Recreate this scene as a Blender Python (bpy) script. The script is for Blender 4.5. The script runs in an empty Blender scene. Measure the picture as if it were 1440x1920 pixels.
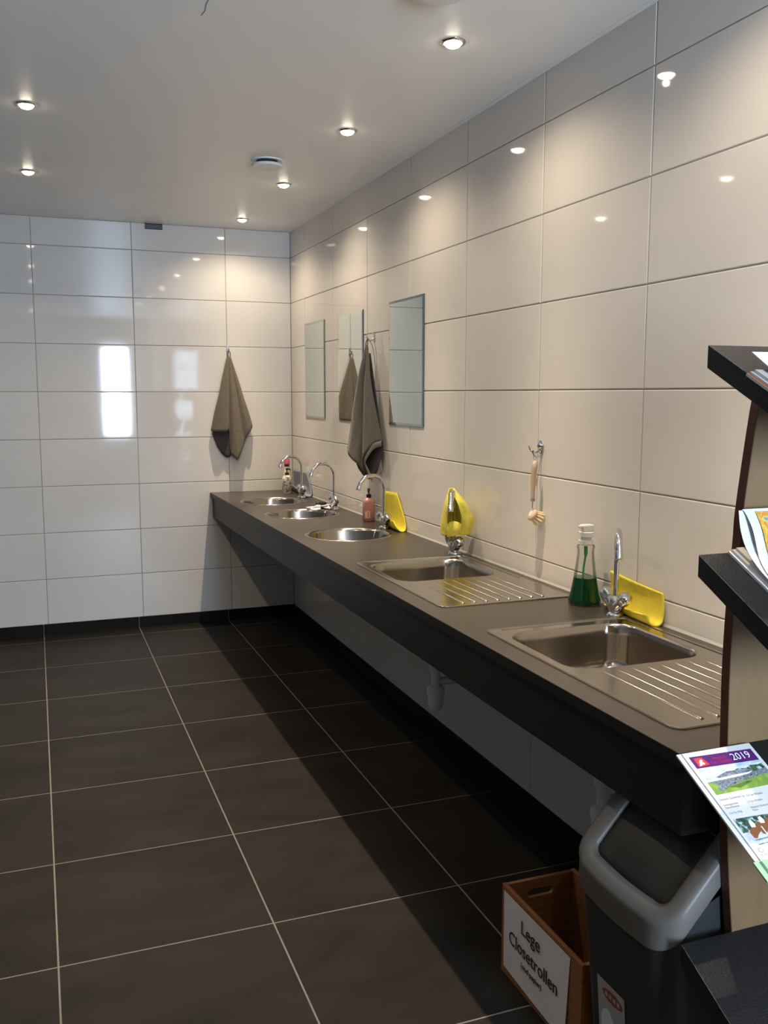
import bpy, math, random
from mathutils import Vector, Matrix
random.seed(7)
sc = bpy.context.scene
COL = sc.collection
PI = math.pi

# ---------------------------------------------------------------- camera
F_PX = 1725.9
CAM = Vector((-1.6665, -6.2189, 1.5484))
yaw, pitch, roll = 0.3610, -0.1269, 0.0008
fw = Vector((math.sin(yaw) * math.cos(pitch), math.cos(yaw) * math.cos(pitch), math.sin(pitch)))
rt = fw.cross(Vector((0, 0, 1))).normalized()
up = rt.cross(fw)
rt, up = rt * math.cos(roll) + up * math.sin(roll), up * math.cos(roll) - rt * math.sin(roll)
cam = bpy.data.cameras.new('camera')
cam.sensor_width = 36.0
cam.lens = 36.0 * F_PX / 1920.0
cam.clip_start = 0.02
cam_ob = bpy.data.objects.new('camera', cam)
COL.objects.link(cam_ob)
cam_ob.matrix_world = Matrix(((rt.x, up.x, -fw.x, CAM.x), (rt.y, up.y, -fw.y, CAM.y), (rt.z, up.z, -fw.z, CAM.z), (0, 0, 0, 1)))
sc.camera = cam_ob

# ---------------------------------------------------------------- world, daylight, exposure
w = bpy.data.worlds.new('world')
sc.world = w
w.use_nodes = True
w.node_tree.nodes['Background'].inputs[0].default_value = (0.55, 0.68, 0.9, 1)
w.node_tree.nodes['Background'].inputs[1].default_value = 1.0
sc.view_settings.view_transform = 'Standard'
sc.view_settings.look = 'None'
sc.view_settings.exposure = 0.38
sc.view_settings.gamma = 1.0
sc.view_settings.use_curve_mapping = False
SPOT_W = 195.0
SPOT_SIGMA, SPOT_TAIL = 16.0, 0.085     # beam width in degrees, share of spill light
SPOT_COL = (1.0, 0.82, 0.60)
Y_FRONT = -8.14                       # the wall behind the viewpoint, with the windows
X_LEFT = -3.4
WINDOWS = [(-0.75, -0.31, 0.90, 2.27, 205.0)]   # x0, x1, z0, z1, watts of daylight
for k, (x0, x1, z0, z1, watts) in enumerate(WINDOWS):
    L = bpy.data.lights.new('window_daylight', 'AREA')
    L.shape = 'RECTANGLE'
    L.size, L.size_y = x1 - x0, z1 - z0
    L.energy = watts
    L.color = (0.66, 0.82, 1.0)
    lo = bpy.data.objects.new('window_daylight', L)
    COL.objects.link(lo)
    lo.location = ((x0 + x1) / 2, Y_FRONT - 0.16, (z0 + z1) / 2)
    lo.rotation_euler = (PI / 2, 0, 0)      # shines towards +y
ZC = 2.6346                            # ceiling height

# ---------------------------------------------------------------- materials
def new_mat(name):
    m = bpy.data.materials.new(name)
    m.use_nodes = True
    nt = m.node_tree
    return m, nt, nt.nodes['Principled BSDF']

def mat(name, col, rough=0.5, metal=0.0, var=0.0, scale=8.0, bump=0.0, bscale=60.0, spec=0.5, stretch=None, trans=0.0, ior=1.45, coat=0.0, sheen=0.0, col2=None, detail=4.0, objrand=0.0, nrough=0.5, ndist=0.0):
    m, nt, b = new_mat(name)
    b.inputs['Roughness'].default_value = rough
    b.inputs['Metallic'].default_value = metal
    b.inputs['Specular IOR Level'].default_value = spec
    b.inputs['Transmission Weight'].default_value = trans
    b.inputs['IOR'].default_value = ior
    b.inputs['Coat Weight'].default_value = coat
    b.inputs['Sheen Weight'].default_value = sheen
    tc = nt.nodes.new('ShaderNodeTexCoord')
    mp = nt.nodes.new('ShaderNodeMapping')
    nt.links.new(tc.outputs['Object'], mp.inputs[0])
    if stretch: mp.inputs['Scale'].default_value = stretch
    if objrand:
        oi = nt.nodes.new('ShaderNodeObjectInfo')
        ml = nt.nodes.new('ShaderNodeMath'); ml.operation = 'MULTIPLY'; ml.inputs[1].default_value = 40.0
        nt.links.new(oi.outputs['Random'], ml.inputs[0])
        cb = nt.nodes.new('ShaderNodeCombineXYZ')
        for i in range(3): nt.links.new(ml.outputs[0], cb.inputs[i])
        nt.links.new(cb.outputs[0], mp.inputs['Location'])
    nz = nt.nodes.new('ShaderNodeTexNoise')
    nz.inputs['Scale'].default_value = scale
    nz.inputs['Detail'].default_value = detail
    nz.inputs['Roughness'].default_value = nrough
    nz.inputs['Distortion'].default_value = ndist
    nt.links.new(mp.outputs[0], nz.inputs[0])
    cr = nt.nodes.new('ShaderNodeValToRGB')
    c2 = col2 if col2 else tuple(c * (1 + var) for c in col)
    c1 = col if col2 else tuple(c * (1 - var) for c in col)
    cr.color_ramp.elements[0].position = 0.3
    cr.color_ramp.elements[1].position = 0.7
    cr.color_ramp.elements[0].color = (*c1, 1)
    cr.color_ramp.elements[1].color = (*c2, 1)
    nt.links.new(nz.outputs[0], cr.inputs[0])
    nt.links.new(cr.outputs[0], b.inputs['Base Color'])
    if bump:
        n2 = nt.nodes.new('ShaderNodeTexNoise')
        n2.inputs['Scale'].default_value = bscale
        nt.links.new(mp.outputs[0], n2.inputs[0])
        bp = nt.nodes.new('ShaderNodeBump')
        bp.inputs['Strength'].default_value = bump
        bp.inputs['Distance'].default_value = 0.004
        nt.links.new(n2.outputs[0], bp.inputs['Height'])
        nt.links.new(bp.outputs[0], b.inputs['Normal'])
    return m

M = {}
M['wall_tile'] = mat('wall_tile_glaze', (0.63, 0.60, 0.565), 0.045, var=0.035, scale=2.2, objrand=1, detail=5, bump=0.012, bscale=3.0)
M['grout'] = mat('wall_grout', (0.27, 0.25, 0.225), 0.8)
M['floor_tile'] = mat('floor_slate', (0.0080, 0.0066, 0.0053), 0.5, col2=(0.0185, 0.0155, 0.0126), scale=2.4, bump=0.16, bscale=7, objrand=1, detail=10, nrough=0.66, ndist=0.6, stretch=(1.0, 2.2, 1.0), spec=0.16)
M['floor_grout'] = mat('floor_grout', (0.155, 0.135, 0.112), 0.9, var=0.06)
M['skirt'] = mat('skirting_slate', (0.008, 0.0073, 0.0065), 0.55, var=0.12, scale=5, spec=0.12)
M['ceiling'] = mat('ceiling_panel', (0.86, 0.845, 0.82), 0.38, var=0.01, scale=3, spec=0.4)
M['plain_wall'] = mat('plain_wall', (0.20, 0.19, 0.18), 0.3, var=0.02)
M['counter'] = mat('worktop_laminate', (0.036, 0.030, 0.0245), 0.34, var=0.05, scale=30, bump=0.04, bscale=220)
M['apron'] = mat('worktop_laminate_shaded', (0.018, 0.0155, 0.014), 0.45, var=0.05, scale=30, spec=0.25)  # same laminate as the worktop, with the front's shade put into its colour
M['steel'] = mat('brushed_steel', (0.47, 0.425, 0.37), 0.17, metal=1.0, var=0.05, scale=30, stretch=(1, 1, 12))
M['chrome'] = mat('chrome', (0.74, 0.73, 0.72), 0.07, metal=1.0)
M['mirror'] = mat('mirror_silver', (0.66, 0.72, 0.70), 0.015, metal=1.0)
M['mirror_bevel'] = mat('mirror_bevel_glass', (0.42, 0.50, 0.47), 0.06, metal=1.0)
M['glass_edge'] = mat('glass_edge', (0.06, 0.10, 0.085), 0.2)
M['towel'] = mat('towel_terry_brown', (0.118, 0.094, 0.070), 0.95, var=0.22, scale=120, bump=0.9, bscale=260, sheen=0.2)
M['towel2'] = mat('towel_terry_grey', (0.100, 0.084, 0.070), 0.95, var=0.2, scale=120, bump=0.8, bscale=260, sheen=0.2)
M['towel_shaded'] = mat('towel_terry_shaded', (0.050, 0.042, 0.040), 0.95, var=0.15, scale=90, bump=0.6, bscale=200)  # towel terry darkened: shade on the rear layers is put into the colour
M['towel_hem'] = mat('towel_hem', (0.25, 0.24, 0.225), 0.9, var=0.1, scale=60)
M['hook_plastic'] = mat('hook_grey', (0.42, 0.40, 0.38), 0.25, metal=0.6)
M['yellow'] = mat('yellow_cloth', (0.70, 0.58, 0.055), 0.85, var=0.06, scale=40, bump=0.25, bscale=300)
M['yellow2'] = mat('pale_yellow_cloth', (0.76, 0.68, 0.10), 0.85, var=0.06, scale=40, bump=0.3, bscale=120)
M['bluegrey'] = mat('blue_grey_cloth', (0.20, 0.225, 0.27), 0.85, var=0.06, scale=50, bump=0.2, bscale=200)
M['rag'] = mat('white_blue_rag', (0.62, 0.62, 0.66), 0.9, col2=(0.26, 0.27, 0.42), scale=28, bump=0.4, bscale=80)
M['black_plastic'] = mat('black_plastic', (0.012, 0.011, 0.011), 0.3)
M['pink'] = mat('pink_soap', (0.47, 0.215, 0.195), 0.22, var=0.06, scale=14)
M['pink_label'] = mat('pink_label', (0.62, 0.42, 0.37), 0.4, var=0.04)
M['pink_cap'] = mat('pink_cap', (0.50, 0.10, 0.15), 0.3)
M['cream'] = mat('cream_plastic', (0.62, 0.57, 0.48), 0.3)
M['wood'] = mat('pale_wood', (0.50, 0.37, 0.26), 0.55, var=0.1, scale=30, stretch=(1, 1, 0.1))
M['bristle'] = mat('bristles', (0.74, 0.60, 0.36), 0.8, var=0.12, scale=200)
M['green'] = mat('green_detergent', (0.0, 0.075, 0.014), 0.08, var=0.02, spec=0.6)
M['green_tube'] = mat('green_dip_tube', (0.07, 0.30, 0.10), 0.4)
M['frost'] = mat('frosted_pump', (0.66, 0.64, 0.60), 0.3, spec=0.5)
M['white_plastic'] = mat('white_plastic', (0.72, 0.73, 0.75), 0.35)
M['dark_gap'] = mat('dark_gap', (0.012, 0.014, 0.02), 0.6)
M['bin_body'] = mat('bin_dark_grey', (0.022, 0.024, 0.0245), 0.42, var=0.04, scale=20, bump=0.08, bscale=300)
M['bin_rim'] = mat('bin_rim_grey', (0.130, 0.118, 0.105), 0.42, var=0.03, scale=10, bump=0.05, bscale=300)
M['bin_flap'] = mat('bin_flap_black', (0.016, 0.0145, 0.011), 0.5, bump=0.05, bscale=300)
M['crate'] = mat('crate_plywood', (0.20, 0.072, 0.024), 0.6, col2=(0.27, 0.105, 0.036), scale=9, stretch=(3, 3, 14), bump=0.1, bscale=60)
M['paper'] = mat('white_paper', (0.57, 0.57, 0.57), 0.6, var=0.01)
M['paper_warm'] = mat('label_paper', (0.62, 0.59, 0.57), 0.6, var=0.02)
M['ink'] = mat('black_ink', (0.012, 0.012, 0.014), 0.6)
M['ink_grey'] = mat('grey_ink', (0.22, 0.23, 0.27), 0.6)
M['ink_pale'] = mat('pale_grey_ink', (0.55, 0.57, 0.62), 0.6)
M['rack'] = mat('rack_black_laminate', (0.009, 0.009, 0.010), 0.38, var=0.25, scale=160, bump=0.3, bscale=420)
M['rack_edge'] = mat('rack_edge_chips', (0.10, 0.095, 0.09), 0.7, col2=(0.02, 0.018, 0.017), scale=130)
M['rack_panel'] = mat('rack_panel_beige', (0.155, 0.098, 0.048), 0.42, var=0.07, scale=14, stretch=(4, 4, 0.6))
M['rack_band'] = mat('rack_edge_band_brown', (0.085, 0.030, 0.014), 0.45, var=0.2, scale=30)
M['purple'] = mat('print_purple', (0.075, 0.012, 0.13), 0.45)
M['red'] = mat('print_red', (0.62, 0.045, 0.04), 0.45)
M['crimson'] = mat('print_crimson', (0.36, 0.02, 0.085), 0.45)
M['white_ink'] = mat('print_white', (0.80, 0.80, 0.82), 0.5)
M['sealant'] = mat('sealant', (0.36, 0.34, 0.31), 0.5)
M['green_cover'] = mat('green_booklet_cover', (0.25, 0.42, 0.26), 0.45, var=0.08, scale=20)
M['green_dark'] = mat('booklet_dark_green', (0.05, 0.13, 0.09), 0.45)
M['print_brown'] = mat('print_brown', (0.22, 0.085, 0.035), 0.5)
M['sticker_red'] = mat('sticker_brown_red', (0.24, 0.045, 0.03), 0.45)
M['frame'] = mat('window_frame', (0.60, 0.60, 0.60), 0.4)

def ramp_mat(name, stops, scale, rough=0.45, detail=6.0, stretch=None, dist=0.0):
    m, nt, b = new_mat(name)
    b.inputs['Roughness'].default_value = rough
    tc = nt.nodes.new('ShaderNodeTexCoord'); mp = nt.nodes.new('ShaderNodeMapping')
    nt.links.new(tc.outputs['Object'], mp.inputs[0])
    if stretch: mp.inputs['Scale'].default_value = stretch
    nz = nt.nodes.new('ShaderNodeTexNoise')
    nz.inputs['Scale'].default_value = scale; nz.inputs['Detail'].default_value = detail; nz.inputs['Distortion'].default_value = dist
    nt.links.new(mp.outputs[0], nz.inputs[0])
    cr = nt.nodes.new('ShaderNodeValToRGB')
    e = cr.color_ramp.elements
    while len(e) < len(stops): e.new(0.5)
    for i, (p, c) in enumerate(stops):
        e[i].position = p; e[i].color = (*c, 1)
    nt.links.new(nz.outputs[0], cr.inputs[0]); nt.links.new(cr.outputs[0], b.inputs['Base Color'])
    return m
M['photo_sky'] = ramp_mat('print_cloudy_sky', [(0.35, (0.30, 0.46, 0.62)), (0.5, (0.62, 0.70, 0.76)), (0.65, (0.34, 0.47, 0.60))], 70, stretch=(0.5, 1.5, 1.5))
M['photo_crowd'] = ramp_mat('print_crowd', [(0.38, (0.03, 0.035, 0.05)), (0.48, (0.20, 0.24, 0.32)), (0.55, (0.10, 0.13, 0.10)), (0.66, (0.45, 0.45, 0.50))], 330)
M['photo_grass'] = ramp_mat('print_grass', [(0.4, (0.17, 0.29, 0.045)), (0.6, (0.25, 0.38, 0.07))], 60)
M['photo_shade'] = ramp_mat('print_shaded_grass', [(0.4, (0.06, 0.12, 0.03)), (0.6, (0.09, 0.17, 0.04))], 60)
M['photo_trees'] = ramp_mat('print_trees', [(0.40, (0.02, 0.05, 0.035)), (0.52, (0.06, 0.13, 0.07)), (0.62, (0.40, 0.52, 0.60))], 130)
M['photo_sand'] = ramp_mat('print_sand', [(0.4, (0.42, 0.46, 0.55)), (0.6, (0.56, 0.60, 0.68))], 90)
M['photo_roof'] = ramp_mat('print_roof', [(0.4, (0.10, 0.12, 0.16)), (0.6, (0.26, 0.29, 0.34))], 160)
M['photo_autumn'] = ramp_mat('print_autumn_tree', [(0.30, (0.05, 0.18, 0.42)), (0.38, (0.55, 0.50, 0.06)), (0.48, (0.55, 0.16, 0.03)), (0.56, (0.58, 0.34, 0.04)), (0.66, (0.06, 0.24, 0.05))], 38, dist=0.8)
M['photo_lawn'] = ramp_mat('print_lawn', [(0.4, (0.06, 0.24, 0.04)), (0.6, (0.42, 0.52, 0.05))], 40)
M['floral'] = ramp_mat('floral_label', [(0.40, (0.16, 0.14, 0.11)), (0.47, (0.52, 0.47, 0.39)), (0.6, (0.60, 0.55, 0.47))], 55, rough=0.3)

def thin_glass(name, tint=(1, 1, 1), gloss=0.08):
    m = bpy.data.materials.new(name); m.use_nodes = True
    nt = m.node_tree; nt.nodes.clear()
    o = nt.nodes.new('ShaderNodeOutputMaterial'); mx = nt.nodes.new('ShaderNodeMixShader')
    t = nt.nodes.new('ShaderNodeBsdfTransparent'); g = nt.nodes.new('ShaderNodeBsdfGlossy')
    t.inputs[0].default_value = (*tint, 1); g.inputs['Roughness'].default_value = 0.04
    lw = nt.nodes.new('ShaderNodeLayerWeight'); lw.inputs[0].default_value = 0.25
    mp = nt.nodes.new('ShaderNodeMath'); mp.operation = 'MULTIPLY'; mp.inputs[1].default_value = gloss * 6
    nt.links.new(lw.outputs['Fresnel'], mp.inputs[0]); nt.links.new(mp.outputs[0], mx.inputs[0])
    nt.links.new(t.outputs[0], mx.inputs[1]); nt.links.new(g.outputs[0], mx.inputs[2]); nt.links.new(mx.outputs[0], o.inputs[0])
    return m
M['pane'] = thin_glass('window_pane', (0.97, 0.98, 1.0), 0.05)
M['bottle_clear'] = thin_glass('clear_bottle', (0.93, 0.95, 0.92), 0.12)

def emit(name, col, s):
    m = bpy.data.materials.new(name); m.use_nodes = True
    nt = m.node_tree; nt.nodes.clear()
    o = nt.nodes.new('ShaderNodeOutputMaterial'); e = nt.nodes.new('ShaderNodeEmission')
    e.inputs[0].default_value = (*col, 1); e.inputs[1].default_value = s
    nt.links.new(e.outputs[0], o.inputs[0]); return m
M['bulb'] = emit('lamp_glow', (1.0, 0.86, 0.66), 26.0)

# ---------------------------------------------------------------- mesh helpers
class MB:
    def __init__(s): s.v = []; s.f = []
    def add(s, v, f):
        o = len(s.v); s.v += [tuple(p) for p in v]; s.f += [tuple(i + o for i in q) for q in f]; return s
    def box(s, x0, x1, y0, y1, z0, z1):
        x0, x1 = sorted((x0, x1)); y0, y1 = sorted((y0, y1)); z0, z1 = sorted((z0, z1))
        v = [(x0, y0, z0), (x1, y0, z0), (x1, y1, z0), (x0, y1, z0), (x0, y0, z1), (x1, y0, z1), (x1, y1, z1), (x0, y1, z1)]
        return s.add(v, [(3, 2, 1, 0), (4, 5, 6, 7), (0, 1, 5, 4), (1, 2, 6, 5), (2, 3, 7, 6), (3, 0, 4, 7)])
    def loops(s, loops, closed=True, cap0=True, cap1=True):
        n = len(loops[0]); v = [p for l in loops for p in l]; f = []
        for i in range(len(loops) - 1):
            for j in range(n if closed else n - 1):
                k = (j + 1) % n
                f.append((i * n + j, i * n + k, (i + 1) * n + k, (i + 1) * n + j))
        if cap0: f.append(tuple(range(n - 1, -1, -1)))
        if cap1: f.append(tuple((len(loops) - 1) * n + j for j in range(n)))
        return s.add(v, f)
    def lathe(s, prof, c=(0, 0, 0), seg=32, axis=(0, 0, 1), cap0=True, cap1=True, lobes=0, lobe_d=0.0):
        q = Vector((0, 0, 1)).rotation_difference(Vector(axis).normalized()); c = Vector(c)
        L = []
        for r, z in prof:
            L.append([tuple(c + q @ Vector((r * (1 + lobe_d * math.cos(lobes * 2 * PI * j / seg)) * math.cos(2 * PI * j / seg), r * (1 + lobe_d * math.cos(lobes * 2 * PI * j / seg)) * math.sin(2 * PI * j / seg), z))) for j in range(seg)])
        return s.loops(L, True, cap0, cap1)
    def tube(s, path, r, seg=12, cap=True):
        P = [Vector(p) for p in path]; n = len(P); L = []
        R = r if isinstance(r, (list, tuple)) else [r] * n
        t0 = (P[1] - P[0]).normalized()
        a = Vector((0, 0, 1)) if abs(t0.z) < 0.9 else Vector((1, 0, 0))
        nrm = (a - t0 * a.dot(t0)).normalized()
        for i in range(n):
            t = (P[min(i + 1, n - 1)] - P[max(i - 1, 0)]).normalized()
            nrm = (nrm - t * nrm.dot(t)).normalized(); bn = t.cross(nrm)
            L.append([tuple(P[i] + R[i] * (nrm * math.cos(2 * PI * j / seg) + bn * math.sin(2 * PI * j / seg))) for j in range(seg)])
        return s.loops(L, True, cap, cap)
    def mesh(s, name, smooth=False, angle=40):
        me = bpy.data.meshes.new(name); me.from_pydata(s.v, [], s.f); me.update()
        if smooth:
            me.polygons.foreach_set('use_smooth', [True] * len(me.polygons))
            try: me.set_sharp_from_angle(angle=math.radians(angle))
            except Exception: pass
        return me
    def build(s, name, m, parent=None, smooth=False, angle=40, bevel=0.0, bseg=2):
        o = bpy.data.objects.new(name, s.mesh(name, smooth, angle)); COL.objects.link(o)
        fin(o, m, parent)
        if bevel: bev(o, bevel, bseg)
        return o
def bev(o, wd, seg=2):
    b = o.modifiers.new('bevel', 'BEVEL'); b.width = wd; b.segments = seg; b.limit_method = 'ANGLE'; b.angle_limit = math.radians(35)
    return o
def fin(o, m, parent):
    if m is not None:
        o.data.materials.clear(); o.data.materials.append(M[m] if isinstance(m, str) else m)
    if parent is not None:
        o.parent = parent
        o.matrix_parent_inverse = Matrix.Translation(parent.location).inverted()
def part(name, me, m, parent):
    o = bpy.data.objects.new(name, me); COL.objects.link(o); fin(o, m, parent); return o
def thing(name, label, cat, loc=(0, 0, 0), group=None):
    o = bpy.data.objects.new(name, None); COL.objects.link(o); o.location = loc; o.empty_display_size = 0.05
    return tag(o, label, cat, group)
def tag(o, label, cat, group=None):
    o['label'] = label; o['category'] = cat
    if group: o['group'] = group
    return o
def struct(o): o['kind'] = 'structure'; return o
def rrect(x0, x1, y0, y1, r, z, n=6):
    x0, x1 = sorted((x0, x1)); y0, y1 = sorted((y0, y1)); P = []
    for cx, cy, a in ((x1 - r, y1 - r, 0), (x0 + r, y1 - r, 90), (x0 + r, y0 + r, 180), (x1 - r, y0 + r, 270)):
        for i in range(n + 1):
            t = math.radians(a + 90 * i / n); P.append((cx + r * math.cos(t), cy + r * math.sin(t), z))
    return P
def circ(cx, cy, r, z, n=48): return [(cx + r * math.cos(2 * PI * i / n), cy + r * math.sin(2 * PI * i / n), z) for i in range(n)]
def plate(name, outer, holes, z0, z1, m, parent=None, bevel=0.0):
    cu = bpy.data.curves.new(name, 'CURVE'); cu.dimensions = '2D'; cu.fill_mode = 'BOTH'; cu.extrude = (z1 - z0) / 2
    for loop in [outer] + holes:
        sp = cu.splines.new('POLY'); sp.points.add(len(loop) - 1); sp.use_cyclic_u = True
        for p, q in zip(sp.points, loop): p.co = (q[0], q[1], 0, 1)
    t = bpy.data.objects.new('tmp', cu); COL.objects.link(t)
    bpy.context.view_layer.update()
    me = bpy.data.meshes.new_from_object(t.evaluated_get(bpy.context.evaluated_depsgraph_get()))
    bpy.data.objects.remove(t); bpy.data.curves.remove(cu)
    me.name = name
    for v in me.vertices: v.co.z += (z0 + z1) / 2
    o = bpy.data.objects.new(name, me); COL.objects.link(o); fin(o, m, parent)
    if bevel: bev(o, bevel, 2)
    return o
def text(name, body, m, parent, mtx, size, align='LEFT', spacing=1.0, depth=0.0002, xs=1.0):
    cu = bpy.data.curves.new(name, 'FONT'); cu.body = body; cu.size = size; cu.align_x = align; cu.extrude = depth; cu.space_character = spacing; cu.resolution_u = 3
    t = bpy.data.objects.new('tmp', cu); COL.objects.link(t)
    bpy.context.view_layer.update()
    me = bpy.data.meshes.new_from_object(t.evaluated_get(bpy.context.evaluated_depsgraph_get()))
    bpy.data.objects.remove(t); bpy.data.curves.remove(cu)
    me.transform(mtx @ Matrix.Diagonal((xs, 1, 1, 1)))
    return part(name, me, m, parent)
def catmull(P, n):
    P = [Vector(p) for p in P]; out = []
    k = len(P) - 1
    for i in range(n):
        u = i / (n - 1) * k; a = min(int(u), k - 1); t = u - a
        p0 = P[max(a - 1, 0)]; p1 = P[a]; p2 = P[a + 1]; p3 = P[min(a + 2, k)]
        out.append(0.5 * ((2 * p1) + (-p0 + p2) * t + (2 * p0 - 5 * p1 + 4 * p2 - p3) * t * t + (-p0 + 3 * p1 - 3 * p2 + p3) * t ** 3))
    return out
def cloth(name, ribs, m, parent=None, n=18, sub=5, thick=0.004, wrinkle=0.0, seed=0):
    """a cloth lofted across ribs (each a list of points from its held edge to its hem)"""
    rnd = random.Random(seed)
    R = [catmull(r, n) for r in ribs]
    cols = [catmull([r[i] for r in R], (len(R) - 1) * sub + 1) for i in range(n)]
    mb = MB(); W = len(cols[0])
    ph = [rnd.uniform(0, 6.28) for _ in range(6)]
    v = []
    for i, row in enumerate(cols):
        for j, p in enumerate(row):
            a = wrinkle * (i / n)
            v.append(p + Vector((a * math.sin(9 * j / W * 6 + ph[0] + i * .7), a * math.sin(7 * j / W * 6 + ph[1] + i * .5), a * math.sin(8 * j / W * 5 + ph[2] + i * .9) * .4)))
    f = [(i * W + j, i * W + j + 1, (i + 1) * W + j + 1, (i + 1) * W + j) for i in range(n - 1) for j in range(W - 1)]
    mb.add(v, f)
    o = mb.build(name, m, parent, smooth=True, angle=80)
    s = o.modifiers.new('solid', 'SOLIDIFY'); s.thickness = thick; s.offset = 0
    return o
def copy_tree(o, off, parent=None):
    c = o.copy(); COL.objects.link(c)
    if parent is None: c.location = o.location + Vector(off)
    else: c.parent = parent
    for ch in list(o.children): copy_tree(ch, off, c)
    return c

# ---------------------------------------------------------------- the room
ZR = 1.5641                            # height of one wall joint; the joints repeat every 0.3 m
zj = [ZR + 0.3 * k for k in range(-5, 4)]            # 0.064 ... 2.464
zj = zj + [ZC]
yj = [0.0] + [-0.349 - 0.6 * k for k in range(13)] + [Y_FRONT]
xj = [0.0] + [-0.4431 - 0.6 * k for k in range(5)] + [X_LEFT]
G = 0.0013                             # half a joint
tile_cache = {}
def tile_mesh(a, b, t, bv, m):
    """tile lying in its local xy plane, face at z = 0, with a soft arris"""
    k = (round(a, 3), round(b, 3), t, bv, m)
    if k not in tile_cache:
        o_, i_ = [(-a / 2, -b / 2), (a / 2, -b / 2), (a / 2, b / 2), (-a / 2, b / 2)], [(-a / 2 + bv, -b / 2 + bv), (a / 2 - bv, -b / 2 + bv), (a / 2 - bv, b / 2 - bv), (-a / 2 + bv, b / 2 - bv)]
        c = bv * 0.35; j_ = [(-a / 2 + c, -b / 2 + c), (a / 2 - c, -b / 2 + c), (a / 2 - c, b / 2 - c), (-a / 2 + c, b / 2 - c)]
        mb = MB().loops([[(x, y, -t) for x, y in o_], [(x, y, -bv) for x, y in o_], [(x, y, -bv * 0.35) for x, y in j_], [(x, y, 0) for x, y in i_]])
        me = mb.mesh('tile'); me.materials.append(M[m]); tile_cache[k] = me
    return tile_cache[k]
JR = random.Random(3)
def put_tile(name, parent, me, mtx):
    if name == 'wall_tile': mtx = mtx @ Matrix.Rotation(JR.gauss(0, 0.0011), 4, 'X') @ Matrix.Rotation(JR.gauss(0, 0.0009), 4, 'Y')   # never quite coplanar
    o = bpy.data.objects.new(name, me); COL.objects.link(o); o.parent = parent; o.matrix_local = mtx; return o

floor = struct(MB().box(X_LEFT - 0.1, 0.1, Y_FRONT - 0.1, 0.1, -0.06, -0.0007).build('floor', 'floor_grout'))
fy = [0.0] + [-(1.3622 + 0.5907 * k) for k in range(-2, 12)]
fy = [y for y in fy if y > Y_FRONT] + [Y_FRONT]
fx = [0.0] + [-0.472 - 0.6 * k for k in range(5)] + [X_LEFT]
for i in range(len(fx) - 1):
    for j in range(len(fy) - 1):
        a, b = fx[i] - fx[i + 1] - 0.005, fy[j] - fy[j + 1] - 0.005
        if a < 0.03 or b < 0.03: continue
        put_tile('floor_tile', floor, tile_mesh(a, b, 0.01, 0.0008, 'floor_tile'), Matrix.Translation(((fx[i] + fx[i + 1]) / 2, (fy[j] + fy[j + 1]) / 2, 0)))

wall_right = struct(MB().box(0.0025, 0.12, Y_FRONT - 0.1, 0.1, 0, ZC + 0.1).build('wall_right', 'grout'))
rotR = Matrix(((0, 0, -1, 0), (-1, 0, 0, 0), (0, 1, 0, 0), (0, 0, 0, 1)))      # tile face towards -x
for j in range(len(yj) - 1):
    for k in range(len(zj) - 1):
        a, b = yj[j] - yj[j + 1] - 2 * G, zj[k + 1] - zj[k] - 2 * G
        put_tile('wall_tile', wall_right, tile_mesh(a, b, 0.009, 0.0030, 'wall_tile'), Matrix.Translation((0, (yj[j] + yj[j + 1]) / 2, (zj[k] + zj[k + 1]) / 2)) @ rotR)
wall_back = struct(MB().box(X_LEFT - 0.1, 0.12, 0.0025, 0.12, 0, ZC + 0.1).build('wall_back', 'grout'))
rotB = Matrix(((1, 0, 0, 0), (0, 0, -1, 0), (0, 1, 0, 0), (0, 0, 0, 1)))       # tile face towards -y
for j in range(len(xj) - 1):
    for k in range(len(zj) - 1):
        a, b = xj[j] - xj[j + 1] - 2 * G, zj[k + 1] - zj[k] - 2 * G
        put_tile('wall_tile', wall_back, tile_mesh(a, b, 0.009, 0.0030, 'wall_tile'), Matrix.Translation(((xj[j] + xj[j + 1]) / 2, 0, (zj[k] + zj[k + 1]) / 2)) @ rotB)
struct(MB().box(X_LEFT - 0.12, X_LEFT, Y_FRONT - 0.1, 0.1, 0, ZC + 0.1).build('wall_left', 'plain_wall'))
ceiling = struct(MB().box(X_LEFT - 0.1, 0.1, Y_FRONT - 0.1, 0.1, ZC, ZC + 0.1).build('ceiling', 'ceiling'))
MB().tube([(-1.163, -3.55, ZC - 0.0006), (-1.166, -3.48, ZC - 0.0006), (-1.161, -3.43, ZC - 0.0006), (-1.166, -3.395, ZC - 0.0006)], 0.0011, 6).build('crack', 'ink_grey', ceiling)
struct(MB().box(-0.018, 0.0, Y_FRONT, 0, ZC - 0.004, ZC).build('trim_1', 'ceiling'))
mb = MB(); cx = X_LEFT
for x0, x1, z0, z1, _ in sorted(WINDOWS):
    mb.box(cx, x0, Y_FRONT - 0.12, Y_FRONT, 0, ZC); mb.box(x0, x1, Y_FRONT - 0.12, Y_FRONT, 0, z0); mb.box(x0, x1, Y_FRONT - 0.12, Y_FRONT, z1, ZC); cx = x1
mb.box(cx, 0.0, Y_FRONT - 0.12, Y_FRONT, 0, ZC)
struct(mb.build('wall_front', 'plain_wall'))
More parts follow.
